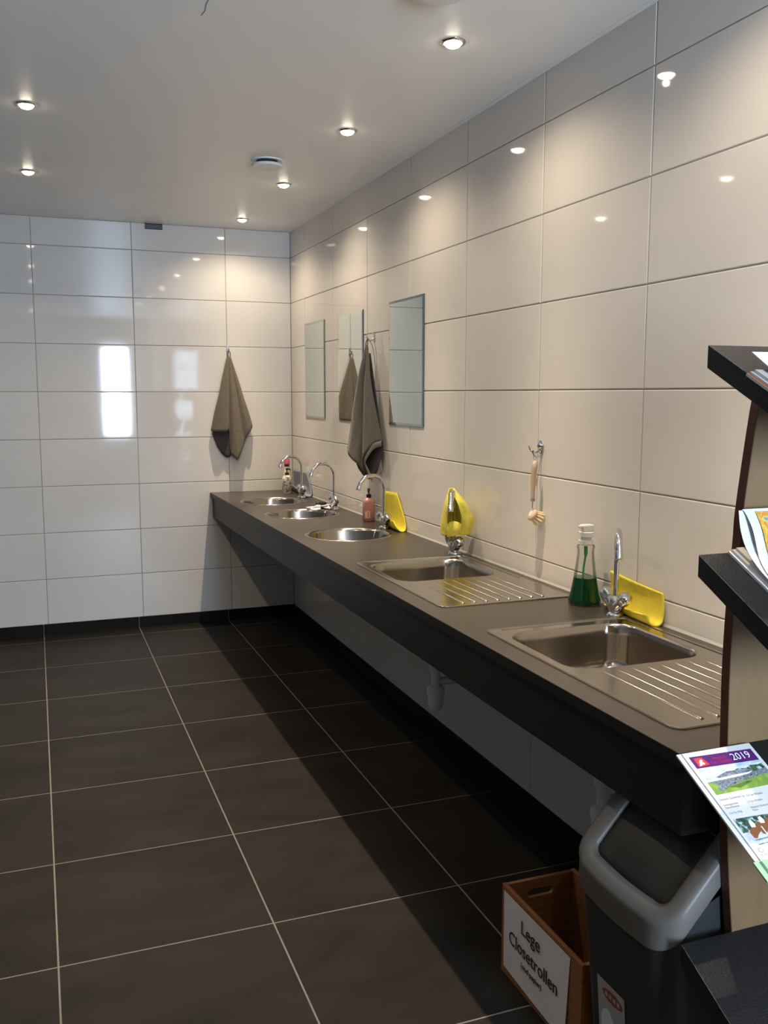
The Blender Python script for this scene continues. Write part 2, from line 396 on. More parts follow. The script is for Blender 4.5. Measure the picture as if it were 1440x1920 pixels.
for k, (x0, x1, z0, z1, _) in enumerate(WINDOWS):
    fr = MB()
    for a, b, c, d in ((x0, x0 + .04, z0, z1), (x1 - .04, x1, z0, z1), (x0 + .04, x1 - .04, z0, z0 + .04), (x0 + .04, x1 - .04, z1 - .04, z1)): fr.box(a, b, Y_FRONT - 0.09, Y_FRONT - 0.03, c, d)
    wf = struct(fr.build('window_%d' % (k + 1), 'frame'))
    MB().box(x0 + .04, x1 - .04, Y_FRONT - 0.066, Y_FRONT - 0.06, z0 + .04, z1 - .04).build('pane', 'pane', wf)

bb = struct(MB().box(X_LEFT, 0, -0.006, 0, 0, 0.066).build('baseboard_back', 'floor_grout'))
for i in range(len(fx) - 1):
    a = fx[i] - fx[i + 1] - 0.004
    put_tile('skirting_tile', bb, tile_mesh(a, 0.0705, 0.0095, 0.001, 'skirt'), Matrix.Translation(((fx[i] + fx[i + 1]) / 2, -0.010, 0.0363)) @ rotB)
br = struct(MB().box(-0.006, 0, Y_FRONT, -0.01, 0, 0.066).build('baseboard_right', 'floor_grout'))
for j in range(len(fy) - 1):
    a = fy[j] - fy[j + 1] - 0.004
    if a < 0.03: continue
    put_tile('skirting_tile', br, tile_mesh(a, 0.0705, 0.0095, 0.001, 'skirt'), Matrix.Translation((-0.010, (fy[j] + fy[j + 1]) / 2 - (0.006 if j == 0 else 0), 0.0363)) @ rotR)

# ---------------------------------------------------------------- ceiling lights
def beam(L):
    """reflector-lamp beam: a soft core and a little spill, as a function of the angle off axis"""
    L.use_nodes = True
    nt = L.node_tree; em = nt.nodes['Emission']
    tc = nt.nodes.new('ShaderNodeTexCoord'); sx = nt.nodes.new('ShaderNodeSeparateXYZ')
    nt.links.new(tc.outputs['Normal'], sx.inputs[0])
    def op(o, a, b=None):
        n = nt.nodes.new('ShaderNodeMath'); n.operation = o
        for i, q in enumerate((a, b)):
            if q is None: continue
            if isinstance(q, (int, float)): n.inputs[i].default_value = q
            else: nt.links.new(q, n.inputs[i])
        return n.outputs[0]
    th = op('DIVIDE', op('ARCCOSINE', op('MINIMUM', op('ABSOLUTE', sx.outputs['Z']), 0.99999)), math.radians(SPOT_SIGMA))
    e = op('EXPONENT', op('MULTIPLY', op('MULTIPLY', th, th), -1.0))
    nt.links.new(op('ADD', e, SPOT_TAIL), em.inputs['Strength'])
def lamp(x, y, label, group=None):
    t = thing('ceiling_spotlight', label, 'ceiling light', (x, y, ZC), group)
    MB().lathe([(0.028, 0.0), (0.029, -0.005), (0.035, -0.006), (0.039, -0.003), (0.040, 0.0)], (x, y, ZC), 32, cap0=False, cap1=False).build('trim_ring', 'chrome', t, smooth=True, angle=60)
    MB().lathe([(0.0275, -0.001), (0.0265, -0.007), (0.021, -0.013), (0.012, -0.0165), (0.003, -0.0175)], (x, y, ZC), 24).build('lens', 'bulb', t, smooth=True, angle=80)
    L = bpy.data.lights.new('spot', 'SPOT'); L.energy = SPOT_W; L.color = SPOT_COL; L.spot_size = math.radians(150); L.spot_blend = 0.85; L.shadow_soft_size = 0.011; beam(L)
    lo = bpy.data.objects.new('bulb_light', L); COL.objects.link(lo); lo.parent = t; lo.location = (0, 0, -0.030)
    return t
RIGHT_Y = [-0.352, -1.380, -2.430, -3.468, -4.505, -5.545, -6.585, -7.62]
R_LBL = ['glowing recessed spotlight over the sinks, nearest the far corner', 'glowing recessed spotlight over the sinks, just beyond the round air valve', 'glowing recessed spotlight over the sinks, just nearer than the round air valve', 'largest glowing recessed spotlight, nearest on the sink side of the ceiling']
for i, y in enumerate(RIGHT_Y):
    if i < 4: lamp(-0.40, y, R_LBL[i])
    else: lamp(-0.40, y, 'recessed ceiling spotlight of the sink row, out of view above', 'spotlights out of view')
for i, y in enumerate([-1.209, -2.334, -3.46, -6.82]):
    if i == 0: lamp(-1.645, y, 'smaller, farther of the two spotlights at the ceiling far left')
    elif i == 1: lamp(-1.645, y, 'larger, nearer of the two spotlights at the ceiling far left')
    else: lamp(-1.645, y, 'recessed ceiling spotlight of the left row, out of view above', 'left spotlights out of view')

def valve(x, y, label):
    t = thing('air_valve', label, 'vent', (x, y, ZC))
    MB().lathe([(0.050, 0.0), (0.050, -0.004), (0.074, -0.006), (0.076, 0.0)], (x, y, ZC), 40, cap0=False, cap1=False).build('mounting_ring', 'white_plastic', t, smooth=True)
    MB().lathe([(0.049, -0.001), (0.050, -0.012)], (x, y, ZC), 40).build('throat', 'dark_gap', t, smooth=True)
    MB().lathe([(0.058, -0.019), (0.071, -0.019), (0.073, -0.023), (0.068, -0.030), (0.03, -0.034), (0.002, -0.0345)], (x, y, ZC), 40).build('disc', 'white_plastic', t, smooth=True)
    MB().lathe([(0.004, -0.001), (0.004, -0.02)], (x, y, ZC), 10).build('spindle', 'dark_gap', t)
valve(-0.597, -1.832, 'round white air valve disc on the ceiling among the spotlights')
valve(-0.607, -3.83, 'round ceiling air valve cut off by the top of the photo')

t = thing('wall_vent', 'small dark rectangular vent slot at the top of the back wall', 'vent', (-0.900, -0.002, 2.61))
MB().box(-0.953, -0.847, -0.0015, 0.0, 2.600, 2.633).build('grille_back', 'dark_gap', t)
for a, b, c, d in ((-0.955, -0.951, 2.598, 2.634), (-0.849, -0.845, 2.598, 2.634), (-0.951, -0.849, 2.598, 2.601), (-0.951, -0.849, 2.631, 2.634)): MB().box(a, b, -0.005, 0, c, d).build('frame', 'black_plastic', t)
for k in range(3): MB().box(-0.951, -0.849, -0.004, -0.0015, 2.6065 + k * .008, 2.6095 + k * .008).build('slat', 'ink_grey', t)

# ---------------------------------------------------------------- counter
ZT = 0.89
XF, YE = -0.578, -4.885
BOWLS = [-0.655, -1.31, -2.12]
BX, BR = -0.300, 0.194
SINK0 = [-2.832, -3.955]
holes = [circ(BX, y, BR + 0.004, 0)[::-1] for y in BOWLS] + [rrect(-0.488, -0.088, s - 0.055, s - 0.437, 0.075, 0)[::-1] for s in SINK0]
ct = thing('counter', 'long dark worktop with deep front apron running along the tiled wall', 'counter', (-0.29, -2.44, 0))
plate('worktop', [(XF, YE, 0), (-0.003, YE, 0), (-0.003, -0.002, 0), (XF, -0.002, 0)], holes, ZT - 0.026, ZT, 'counter', ct)
MB().box(-0.563, -0.545, YE + 0.004, -0.001, 0.724, ZT - 0.026).build('apron', 'apron', ct)
MB().box(XF - 0.0012, XF, YE, -0.001, ZT - 0.026, ZT - 0.0006).build('edge_band', 'apron', ct)  # matte strip added over the slab edge, its shade in the colour
MB().box(-0.545, -0.002, YE + 0.004, YE + 0.022, 0.724, ZT - 0.026).build('end_panel', 'apron', ct)
MB().add([(-0.006, YE, ZT), (-0.0005, YE, ZT), (-0.0005, YE, ZT + 0.007), (-0.006, -0.001, ZT), (-0.0005, -0.001, ZT), (-0.0005, -0.001, ZT + 0.007)], [(0, 1, 2), (5, 4, 3), (0, 2, 5, 3), (1, 0, 3, 4), (2, 1, 4, 5)]).build('sealant', 'sealant', ct)
for k, y in enumerate((-1.75, -3.72)):
    MB().box(-0.54, -0.004, y - .012, y + .012, 0.79, ZT - 0.027).build('bracket', 'ink_grey', ct)

def round_sink(y, label):
    t = thing('round_sink', label, 'sink', (BX, y, ZT), 'round steel basins')
    R = BR
    MB().lathe([(R + 0.013, 0.0003), (R + 0.012, 0.0022), (R + 0.004, 0.0030), (R - 0.001, 0.0010), (R - 0.005, -0.012), (R - 0.016, -0.075), (R - 0.032, -0.112), (R - 0.062, -0.132), (R - 0.10, -0.139), (0.034, -0.143)], (BX, y, ZT), 64, cap0=False, cap1=False).build('bowl', 'steel', t, smooth=True, angle=70)
    MB().lathe([(0.040, -0.1405), (0.036, -0.139), (0.026, -0.143), (0.020, -0.146), (0.001, -0.146)], (BX, y, ZT), 32, cap0=False).build('drain', 'chrome', t, smooth=True)
    return t
round_sink(BOWLS[0], 'round steel basin in the worktop, farthest, near the corner')
round_sink(BOWLS[1], 'round steel basin with a rag lying over its rim, middle of three')
round_sink(BOWLS[2], 'round steel basin nearest, beside the pink soap bottle')

def square_sink(s0, label):
    x0, x1 = -0.512, -0.036
    t = thing('square_sink', label, 'sink', ((x0 + x1) / 2, s0 - .42, ZT), 'steel kitchen sinks with drainers')
    bx0, bx1, by0, by1 = -0.484, -0.092, s0 - 0.060, s0 - 0.432
    plate('sink_top', rrect(x0, x1, s0, s0 - 0.835, 0.028, 0, 8), [rrect(bx0, bx1, by0, by1, 0.07, 0, 10)[::-1]], ZT + 0.0004, ZT + 0.0028, 'steel', t)
    prof = [(-0.0045, 0.0026), (-0.002, 0.0036), (0.001, 0.0026), (0.004, -0.004), (0.007, -0.03), (0.012, -0.10), (0.02, -0.128), (0.04, -0.142), (0.075, -0.147)]
    L = [rrect(bx0 + d, bx1 - d, by1 + d, by0 - d, max(0.07 - d * 0.35, 0.02), ZT + z, 10) for d, z in prof]
    MB().loops(L, True, False, True).build('basin', 'steel', t, smooth=True, angle=75)
    MB().lathe([(0.044, -0.1455), (0.040, -0.1435), (0.028, -0.146), (0.001, -0.146)], ((bx0 + bx1) / 2, (by0 + by1) / 2, ZT), 32, cap0=False).build('drain', 'chrome', t, smooth=True)
    # raised lip round the plate
    for d, nm in ((0.004, 'outer_lip'), (0.019, 'inner_lip')):
        lip = rrect(x0 + d, x1 - d, s0 - d, s0 - 0.835 + d, 0.026, ZT + 0.0026, 8)
        if nm == 'inner_lip':
            lip = [(x0 + 0.05, s0 - d, ZT + 0.0026), (x1 - d - 0.02, s0 - d, ZT + 0.0026), (x1 - d - 0.006, s0 - d - 0.006, ZT + 0.0026), (x1 - d, s0 - d - 0.02, ZT + 0.0026), (x1 - d, s0 - 0.50, ZT + 0.0026)]
            MB().tube(lip, 0.0028, 8).build(nm, 'steel', t, smooth=True)
        else:
            MB().tube(lip + [lip[0]], 0.0013, 8, cap=False).build(nm, 'steel', t, smooth=True)
    for k in range(8):
        x = -0.421 + 0.0412 * k
        ya, yb = s0 - 0.452 - (0.012 if k == 7 else 0), s0 - 0.803
        zt = ZT + 0.0025
        P = []
        for y, h, wd in ((ya, 0.0003, 0.002), (ya - 0.03, 0.0022, 0.0045), (yb + 0.012, 0.0042, 0.0062), (yb + 0.002, 0.0040, 0.0060), (yb, 0.0003, 0.0060)):
            P.append([(x - wd, y, zt), (x - wd * 0.6, y, zt + h * 0.8), (x, y, zt + h), (x + wd * 0.6, y, zt + h * 0.8), (x + wd, y, zt)])
        MB().loops(P, False, True, True).build('drainer_ridge', 'steel', t, smooth=True, angle=50)
    return t
square_sink(SINK0[0], 'square steel sink with ridged drainer below the hanging brush')
square_sink(SINK0[1], 'square steel sink with ridged drainer nearest, beside the green soap')

# ---------------------------------------------------------------- taps
def faucet(x, y, ang, label):
    t = thing('faucet', label, 'faucet', (x, y, ZT), 'chrome swan-neck taps')
    z = ZT
    MB().lathe([(0.026, 0.0003), (0.026, 0.006), (0.022, 0.012), (0.017, 0.015)], (x, y, z), 32).build('base_flange', 'chrome', t, smooth=True, angle=60)
    bd = MB().lathe([(0.016, 0.012), (0.019, 0.022), (0.022, 0.036), (0.019, 0.052), (0.013, 0.060), (0.009, 0.064)], (x, y, z), 28)
    for s in (-1, 1): bd.lathe([(0.019, -0.006), (0.0185, 0.014), (0.017, 0.027)], (x, y + s * 0.008, z + 0.030), 24, (0, s * 0.78, 0.62))
    bd.build('body', 'chrome', t, smooth=True, angle=50)
    for s in (-1, 1):
        ax = Vector((0, s * 0.78, 0.62)).normalized(); c = Vector((x, y + s * 0.008, z + 0.030)) + ax * 0.029
        MB().lathe([(0.012, -0.003), (0.0155, 0.0), (0.0195, 0.008), (0.020, 0.020), (0.0185, 0.033), (0.012, 0.038), (0.002, 0.039)], c, 36, ax, lobes=6, lobe_d=0.07).build('handle', 'chrome', t, smooth=True, angle=50)
    d = Vector((math.cos(ang), math.sin(ang), 0)); r = 0.069
    path = [Vector((x, y, z + 0.055)), Vector((x, y, z + 0.12)), Vector((x, y, z + 0.185))]
    zc = z + 0.197
    for i in range(0, 20):
        a = PI - math.radians(164) * i / 19
        path.append(Vector((x, y, zc)) + d * (r + r * math.cos(a)) + Vector((0, 0, r * math.sin(a))))
    MB().tube(path, [0.0076] * 3 + [0.0076 + 0.0026 * min(i / 8, 1) for i in range(20)], 16).build('spout', 'chrome', t, smooth=True, angle=60)
    e = path[-1]; tn = (path[-1] - path[-2]).normalized()
    MB().tube([e - tn * 0.004, e + tn * 0.001, e + tn * 0.020, e + tn * 0.021], [0.0108, 0.0125, 0.0125, 0.0105], 20).build('aerator', 'chrome', t, smooth=True, angle=40)
    return t
aC = lambda x, y: math.atan2(CAM.y - y, CAM.x - x)
F_Y = [-0.516, -1.173, -1.993, -2.795, -3.940]
faucet(-0.080, F_Y[0], math.radians(180), 'chrome swan-neck tap at the farthest basin, in front of the grey-blue cloth')
faucet(-0.070, F_Y[1], math.radians(184), 'chrome swan-neck tap at the middle basin, above the crumpled rag')
faucet(-0.070, F_Y[2], math.radians(186), 'chrome swan-neck tap between the pink soap and a leaning yellow cloth')
faucet(-0.062, F_Y[3], math.radians(238), 'chrome swan-neck tap with a yellow cloth draped over its neck')
faucet(-0.066, F_Y[4], math.radians(237), 'chrome swan-neck tap nearest, beside the green soap bottle')
for k, y in enumerate(BOWLS):
    fy_ = F_Y[k]
    P = catmull([(-0.088, fy_ - 0.022, ZT + 0.012), (-0.105, fy_ - 0.035, ZT + 0.003), (-0.135, fy_ - 0.062, ZT + 0.0055), (-0.150, fy_ - 0.075, ZT - 0.012), (-0.168, fy_ - 0.085, ZT - 0.075), (-0.20, fy_ - 0.10, ZT - 0.128)], 24)
    tag(MB().tube(P, 0.0013, 6).build('plug_chain', 'chrome'), ['thin plug chain hanging into the farthest round basin', 'thin plug chain hanging into the middle round basin under the rag', 'thin plug chain hanging into the nearest round basin'][k], 'chain', 'plug chains')

# drain traps below the two square sinks
def siphon(y, label):
    x = -0.27
    t = thing('sink_trap', label, 'drain pipe', (x, y, 0.34), 'white sink traps')
    MB().lathe([(0.012, 0.0), (0.024, 0.004), (0.030, 0.022), (0.031, 0.062), (0.034, 0.064), (0.034, 0.085), (0.026, 0.092), (0.018, 0.10)], (x, y, 0.345), 28).build('trap_cup', 'white_plastic', t, smooth=True, angle=50)
    MB().tube([(x, y, 0.44), (x, y, 0.742)], 0.018, 18).build('drop_pipe', 'white_plastic', t, smooth=True)
    MB().lathe([(0.026, 0.0), (0.026, 0.03)], (x, y, 0.50), 20).build('union_nut', 'white_plastic', t, smooth=True)
    MB().tube([(x + 0.01, y, 0.455), (x + 0.12, y, 0.455), (-0.001, y, 0.455)], 0.016, 16).build('outlet_pipe', 'white_plastic', t, smooth=True)
siphon(-3.085, 'white plastic drain trap just showing below the counter apron')
siphon(-4.205, 'white plastic drain trap under the counter, behind the waste bin')

# ---------------------------------------------------------------- mirrors
def mirror(ya, yb, label):
    t = thing('mirror', label, 'mirror', (0, (ya + yb) / 2, 1.4), 'plain wall mirrors')
    z0, z1, b = 1.40, 2.0, 0.012
    xs, xf, xm = -0.0005, -0.0048, -0.0070
    O = lambda x: [(x, ya, z0), (x, yb, z0), (x, yb, z1), (x, ya, z1)]
    I = [(xm, ya - b, z0 + b), (xm, yb + b, z0 + b), (xm, yb + b, z1 - b), (xm, ya - b, z1 - b)]
    MB().loops([O(xs), O(xf)], True, True, False).build('glass_edge', 'glass_edge', t)
    MB().loops([O(xf), I], True, False, False).build('bevelled_border', 'mirror_bevel', t)
    MB().add(I, [(0, 1, 2, 3)]).build('mirror_face', 'mirror', t)
mirror(-0.358, -0.787, 'frameless mirror farthest along the wall, next to the corner')
mirror(-1.070, -1.498, 'middle frameless mirror, showing a towel reflected in it')
mirror(-1.885, -2.324, 'frameless mirror nearest, right of the hanging grey towel')

# ---------------------------------------------------------------- hooks and towels
def hook(c, n, side, label):
    """c on the wall, n into the room, side along the wall"""
    c = Vector(c); n = Vector(n); s = Vector(side); u = Vector((0, 0, 1))
    t = thing('wall_hook', label, 'hook', c, None)
    q = lambda a, b, d: tuple(c + s * a + n * b + u * d)
    L = []
    for b in (0.0005, 0.0045): L.append([q(x, b, z) for x, z in ((-0.0075, -0.05), (0.0075, -0.05), (0.0085, 0), (0.006, 0.004), (-0.006, 0.004), (-0.0085, 0))])
    bev(MB().loops(L).build('plate', 'hook_plastic', t), 0.001)
    P = catmull([q(0, 0.003, -0.028), q(0, 0.016, -0.040), q(0, 0.030, -0.040), q(0, 0.040, -0.028), q(0, 0.042, -0.018)], 14)
    MB().tube(P, [0.0042] * 12 + [0.0048, 0.004], 10).build('prong', 'hook_plastic', t, smooth=True)
    return t
hook((-0.438, 0, 1.868), (0, -1, 0), (1, 0, 0), 'small grey wall hook on the back wall holding the brown towel')
hook((0, -1.664, 1.868), (-1, 0, 0), (0, 1, 0), 'small grey wall hook between mirrors holding the grey towel')

# towel on the back wall; X = x, depth = -y
t = thing('towel', 'brown towel hanging from a hook on the back wall', 'towel', (-0.43, -0.03, 1.82))
def T1(x, z, d): return (x, -d, z)
def rib(top, bot, mids): return [top] + mids + [bot]
ap = lambda x: T1(x, 1.808, 0.030)
rows = [(-0.566, 1.312, 0.020), (-0.550, 1.302, 0.040), (-0.515, 1.303, 0.062), (-0.475, 1.302, 0.060), (-0.447, 1.300, 0.034), (-0.438, 1.160, 0.036), (-0.426, 1.135, 0.060), (-0.400, 1.118, 0.074), (-0.365, 1.19, 0.058), (-0.345, 1.235, 0.040), (-0.318, 1.290, 0.052), (-0.284, 1.340, 0.022)]
tops = [-0.452, -0.451, -0.449, -0.446, -0.443, -0.441, -0.438, -0.435, -0.432, -0.430, -0.428, -0.426]
ribs = []
for k, ((x, z, d), tx) in enumerate(zip(rows, tops)):
    a = Vector(T1(tx, 1.806 - abs(k - 5) * 0.002, 0.034)); b = Vector(T1(x, z, d))
    ribs.append([a, a.lerp(b, .25) + Vector((0, -0.006, 0)), a.lerp(b, .5) + Vector((0.0, -0.007, 0)), a.lerp(b, .75) + Vector((0, -0.004, 0)), b])
body = cloth('front_layer', ribs, 'towel', t, n=22, sub=5, thick=0.006, wrinkle=0.0018, seed=2)
rows = [(-0.556, 1.285, 0.012), (-0.520, 1.190, 0.014), (-0.478, 1.135, 0.018), (-0.446, 1.128, 0.024), (-0.420, 1.17, 0.018), (-0.36, 1.25, 0.012)]
ribs = []
for (x, z, d), tx in zip(rows, (-0.450, -0.446, -0.442, -0.438, -0.434, -0.430)):
    a = Vector(T1(tx, 1.79, 0.022)); b = Vector(T1(x, z, d)); ribs.append([a, a.lerp(b, .35), a.lerp(b, .7), b])
cloth('rear_layer', ribs, 'towel_shaded', t, n=18, sub=5, thick=0.005, wrinkle=0.001, seed=3)
cloth('hem', [[T1(x, z, d), T1(x + .004, z - 0.010, d)] for x, z, d in [(-0.288, 1.338, 0.019), (-0.318, 1.288, 0.040), (-0.345, 1.232, 0.034), (-0.366, 1.185, 0.046), (-0.392, 1.125, 0.058), (-0.410, 1.116, 0.060)]], 'towel_hem', t, n=3, sub=3, thick=0.004)
MB().tube(catmull([T1(-0.446, 1.800, 0.036), T1(-0.447, 1.825, 0.038), T1(-0.438, 1.834, 0.036), T1(-0.429, 1.825, 0.036), T1(-0.428, 1.798, 0.034)], 18), 0.0028, 8).build('hanging_loop', 'towel', t, smooth=True)

# towel on the right wall; seen from the side, its folds run along the wall
t = thing('towel', 'dark grey towel hanging from a hook between two mirrors', 'towel', (-0.04, -1.67, 1.80))
T2 = lambda y, z, d: (-d, y, z)
rows = [(-1.515, 1.290, 0.088), (-1.545, 1.262, 0.108), (-1.600, 1.225, 0.118), (-1.660, 1.190, 0.098), (-1.690, 1.150, 0.068), (-1.715, 1.175, 0.082), (-1.760, 1.235, 0.095), (-1.815, 1.300, 0.060), (-1.850, 1.315, 0.026)]
tops = [-1.652, -1.655, -1.660, -1.665, -1.669, -1.673, -1.678, -1.683, -1.688]
tz = [1.790, 1.796, 1.802, 1.802, 1.796, 1.790, 1.780, 1.760, 1.735]
ribs = []
for k, (y, z, d) in enumerate(rows):
    a = Vector(T2(tops[k], tz[k], 0.046 - 0.001 * k)); b = Vector(T2(y, z, d))
    o_ = Vector((-0.010 if k not in (3, 4, 5) else 0.006, 0, 0))
    ribs.append([a, a.lerp(b, .25) + o_ + Vector((0, 0, 0.0)), a.lerp(b, .5) + o_, a.lerp(b, .75) + o_ * 0.6, b])
cloth('front_layer', ribs, 'towel2', t, n=22, sub=5, thick=0.006, wrinkle=0.0012, seed=5)
rows = [(-1.530, 1.275, 0.070), (-1.580, 1.185, 0.072), (-1.640, 1.135, 0.062), (-1.700, 1.110, 0.050), (-1.755, 1.125, 0.046), (-1.800, 1.16, 0.036), (-1.838, 1.285, 0.018)]
ribs = []
for (y, z, d), ty in zip(rows, (-1.655, -1.658, -1.662, -1.667, -1.672, -1.677, -1.682)):
    a = Vector(T2(ty, 1.76, 0.030)); b = Vector(T2(y, z, d)); ribs.append([a, a.lerp(b, .35), a.lerp(b, .7), b])
cloth('rear_layer', ribs, 'towel_shaded', t, n=18, sub=5, thick=0.005, wrinkle=0.001, seed=6)
cloth('hem_band', [[T2(y, z, d), T2(y + 0.012, z - 0.028, d - 0.006)] for y, z, d in [(-1.850, 1.316, 0.032), (-1.815, 1.298, 0.064), (-1.765, 1.232, 0.090), (-1.745, 1.200, 0.080), (-1.755, 1.160, 0.066), (-1.775, 1.128, 0.054)]], 'towel_hem', t, n=3, sub=3, thick=0.003)
MB().tube(catmull([T2(-1.660, 1.795, 0.048), T2(-1.659, 1.822, 0.043), T2(-1.665, 1.834, 0.036), T2(-1.672, 1.822, 0.040), T2(-1.676, 1.780, 0.044)], 18), 0.003, 8).build('hanging_loop', 'towel2', t, smooth=True)
MB().tube(catmull([T2(-1.668, 1.832, 0.036), T2(-1.682, 1.800, 0.020), T2(-1.697, 1.74, 0.012), T2(-1.704, 1.70, 0.014)], 14), 0.0022, 8).build('hanging_cord', 'towel_hem', t, smooth=True)

# ---------------------------------------------------------------- dish brush on its chrome hook
t = thing('suction_hook', 'chrome double hook on the wall above the hanging dish brush', 'hook', (0, -3.378, 1.385))
c = Vector((0, -3.378, 1.372))
bev(MB().loops([[(x, c.y + a, c.z + b) for a, b in ((-0.010, -0.028), (0.010, -0.028), (0.015, 0.0), (0.011, 0.016), (-0.011, 0.016), (-0.015, 0.0))] for x in (-0.0005, -0.006)]).build('plate', 'chrome', t), 0.002)
MB().lathe([(0.012, 0.0), (0.010, 0.006), (0.006, 0.010), (0.002, 0.011)], (-0.006, c.y, c.z - 0.002), 20, (-1, 0, 0)).build('boss', 'chrome', t, smooth=True)
for s, zb in ((1, -0.006), (-0.2, -0.022)):
    P = catmull([(-0.004, c.y, c.z + zb - 0.008), (-0.018, c.y + 0.010 * s, c.z + zb - 0.020), (-0.032, c.y + 0.018 * s, c.z + zb - 0.014), (-0.038, c.y + 0.022 * s, c.z + zb + 0.004)], 12)
    MB().tube(P, [0.003] * 10 + [0.0042, 0.003], 8).build('prong', 'chrome', t, smooth=True)
bx_, by_ = -0.034, -3.392
t = thing('dish_brush', 'wooden dish brush with round bristle head hanging on the chrome hook', 'brush', (bx_, by_, 1.23))
MB().tube([(bx_ + .002, by_ + .001, 1.318), (bx_, by_, 1.312), (bx_ - .002, by_, 1.300), (bx_ - .003, by_ + .001, 1.282), (bx_ - .004, by_ + .002, 1.24), (bx_ - .004, by_ + .003, 1.205), (bx_ - .004, by_ + .003, 1.186)], [0.004, 0.0085, 0.0105, 0.0098, 0.0088, 0.0075, 0.0070], 14).build('handle', 'wood', t, smooth=True)
MB().tube(catmull([(bx_, by_, 1.315), (bx_ - .004, by_ + .003, 1.330), (bx_ - .002, by_ + .002, 1.340), (bx_ + .003, by_ - .002, 1.331), (bx_ + .001, by_ - .001, 1.315)], 14), 0.0013, 6).build('hanging_ring', 'chrome', t, smooth=True)
MB().lathe([(0.0078, 0.0), (0.0078, 0.011)], (bx_ - .004, by_ + .003, 1.176), 14).build('ferrule', 'ink_grey', t, smooth=True)
MB().tube([(bx_ - .004, by_ + .003, 1.178), (bx_ - .005, by_ + .003, 1.150)], 0.0019, 8).build('wire_neck', 'ink_grey', t, smooth=True)
hn = Vector((-0.80, 0.05, 0.45)).normalized(); hc = Vector((bx_ - 0.004, by_ + 0.004, 1.128))
MB().lathe([(0.019, -0.007), (0.0225, -0.004), (0.0225, 0.003), (0.019, 0.006), (0.010, 0.0065)], hc, 28, hn).build('head_disc', 'wood', t, smooth=True, angle=50)
MB().lathe([(0.011, 0.0062), (0.011, 0.0075), (0.008, 0.0075)], hc, 20, hn).build('head_cap', 'cream', t)
bm_ = MB(); e1 = hn.orthogonal().normalized(); e2 = hn.cross(e1)
for ring, n_ in ((0.016, 12), (0.009, 7), (0.001, 1)):
    for k in range(n_):
        a = 2 * PI * k / n_; r_ = e1 * math.cos(a) + e2 * math.sin(a)
        p0 = hc + r_ * ring - hn * 0.006; p1 = p0 + (-hn * 0.026 + r_ * ring * 0.62)
        if p1.x > -0.002: p1.x = -0.002
        bm_.tube([p0, p1], [0.0022, 0.0036], 7)
o = bm_.build('bristles', 'bristle', t, smooth=True); o['kind'] = 'stuff'

# ---------------------------------------------------------------- bottles
def pump(t, c, m, h=0.05, nozzle=(-0.03, 0.0), s=1.0):
    x, y, z = c
    MB().lathe([(0.013 * s, 0.0), (0.013 * s, 0.016), (0.010 * s, 0.018)], c, 24).build('collar', m, t, smooth=True, angle=50)
    MB().tube([(x, y, z + 0.015), (x, y, z + h - 0.008)], 0.004 * s, 10).build('stem', m, t, smooth=True)
    d = Vector((nozzle[0], nozzle[1], 0))
    MB().tube([Vector((x, y, z + h - 0.006)) - d * 0.28, Vector((x, y, z + h - 0.004)) + d * 0.2, Vector((x, y, z + h - 0.006)) + d * 0.8, Vector((x, y, z + h - 0.014)) + d], [0.007 * s, 0.008 * s, 0.005 * s, 0.004 * s], 12).build('nozzle', m, t, smooth=True)

def rbottle(t, c, wx, wy, h, m, r=0.012, neck=0.011):
    x, y, z = c
    L = []
    for s, zz in ((0.90, 0.0004), (1, 0.004), (1, h * 0.80), (0.96, h * 0.87), (0.82, h * 0.93), (0.55, h * 0.97), (0.42, h)):
        L.append(rrect(x - wx / 2 * s, x + wx / 2 * s, y - wy / 2 * s, y + wy / 2 * s, min(r, wy / 2 * s * 0.98, wx / 2 * s * .98), z + zz))
    return MB().loops(L).build('body', m, t, smooth=True, angle=50)
# pink soap
px, py = -0.050, -1.712
t = thing('soap_bottle', 'pink hand soap bottle with black pump beside the third tap', 'soap bottle', (px, py, ZT))
rbottle(t, (px, py, ZT), 0.062, 0.050, 0.124, 'pink', 0.018)
pump(t, (px, py, ZT + 0.124), 'black_plastic', 0.046, (-0.010, -0.018))
# label wraps the front, with a few lines of small print
MB().box(px - 0.0315, px - 0.002, py - 0.0262, py - 0.0252, ZT + 0.018, ZT + 0.056).build('label', 'pink_label', t)
for k in range(3): MB().box(px - 0.016, px - 0.008, py - 0.0265, py - 0.0260, ZT + 0.024 + k * 0.010, ZT + 0.029 + k * 0.010).build('label_mark', 'print_brown', t)
# white floral soap
px, py = -0.107, -0.252
t = thing('soap_bottle', 'white floral-patterned soap bottle with black pump in the far corner', 'soap bottle', (px, py, ZT))
MB().lathe([(0.030, 0.0004), (0.033, 0.004), (0.033, 0.098), (0.031, 0.110), (0.024, 0.119), (0.013, 0.124)], (px, py, ZT), 32).build('body', 'floral', t, smooth=True, angle=50)
pump(t, (px, py, ZT + 0.124), 'black_plastic', 0.046, (0.020, -0.014))
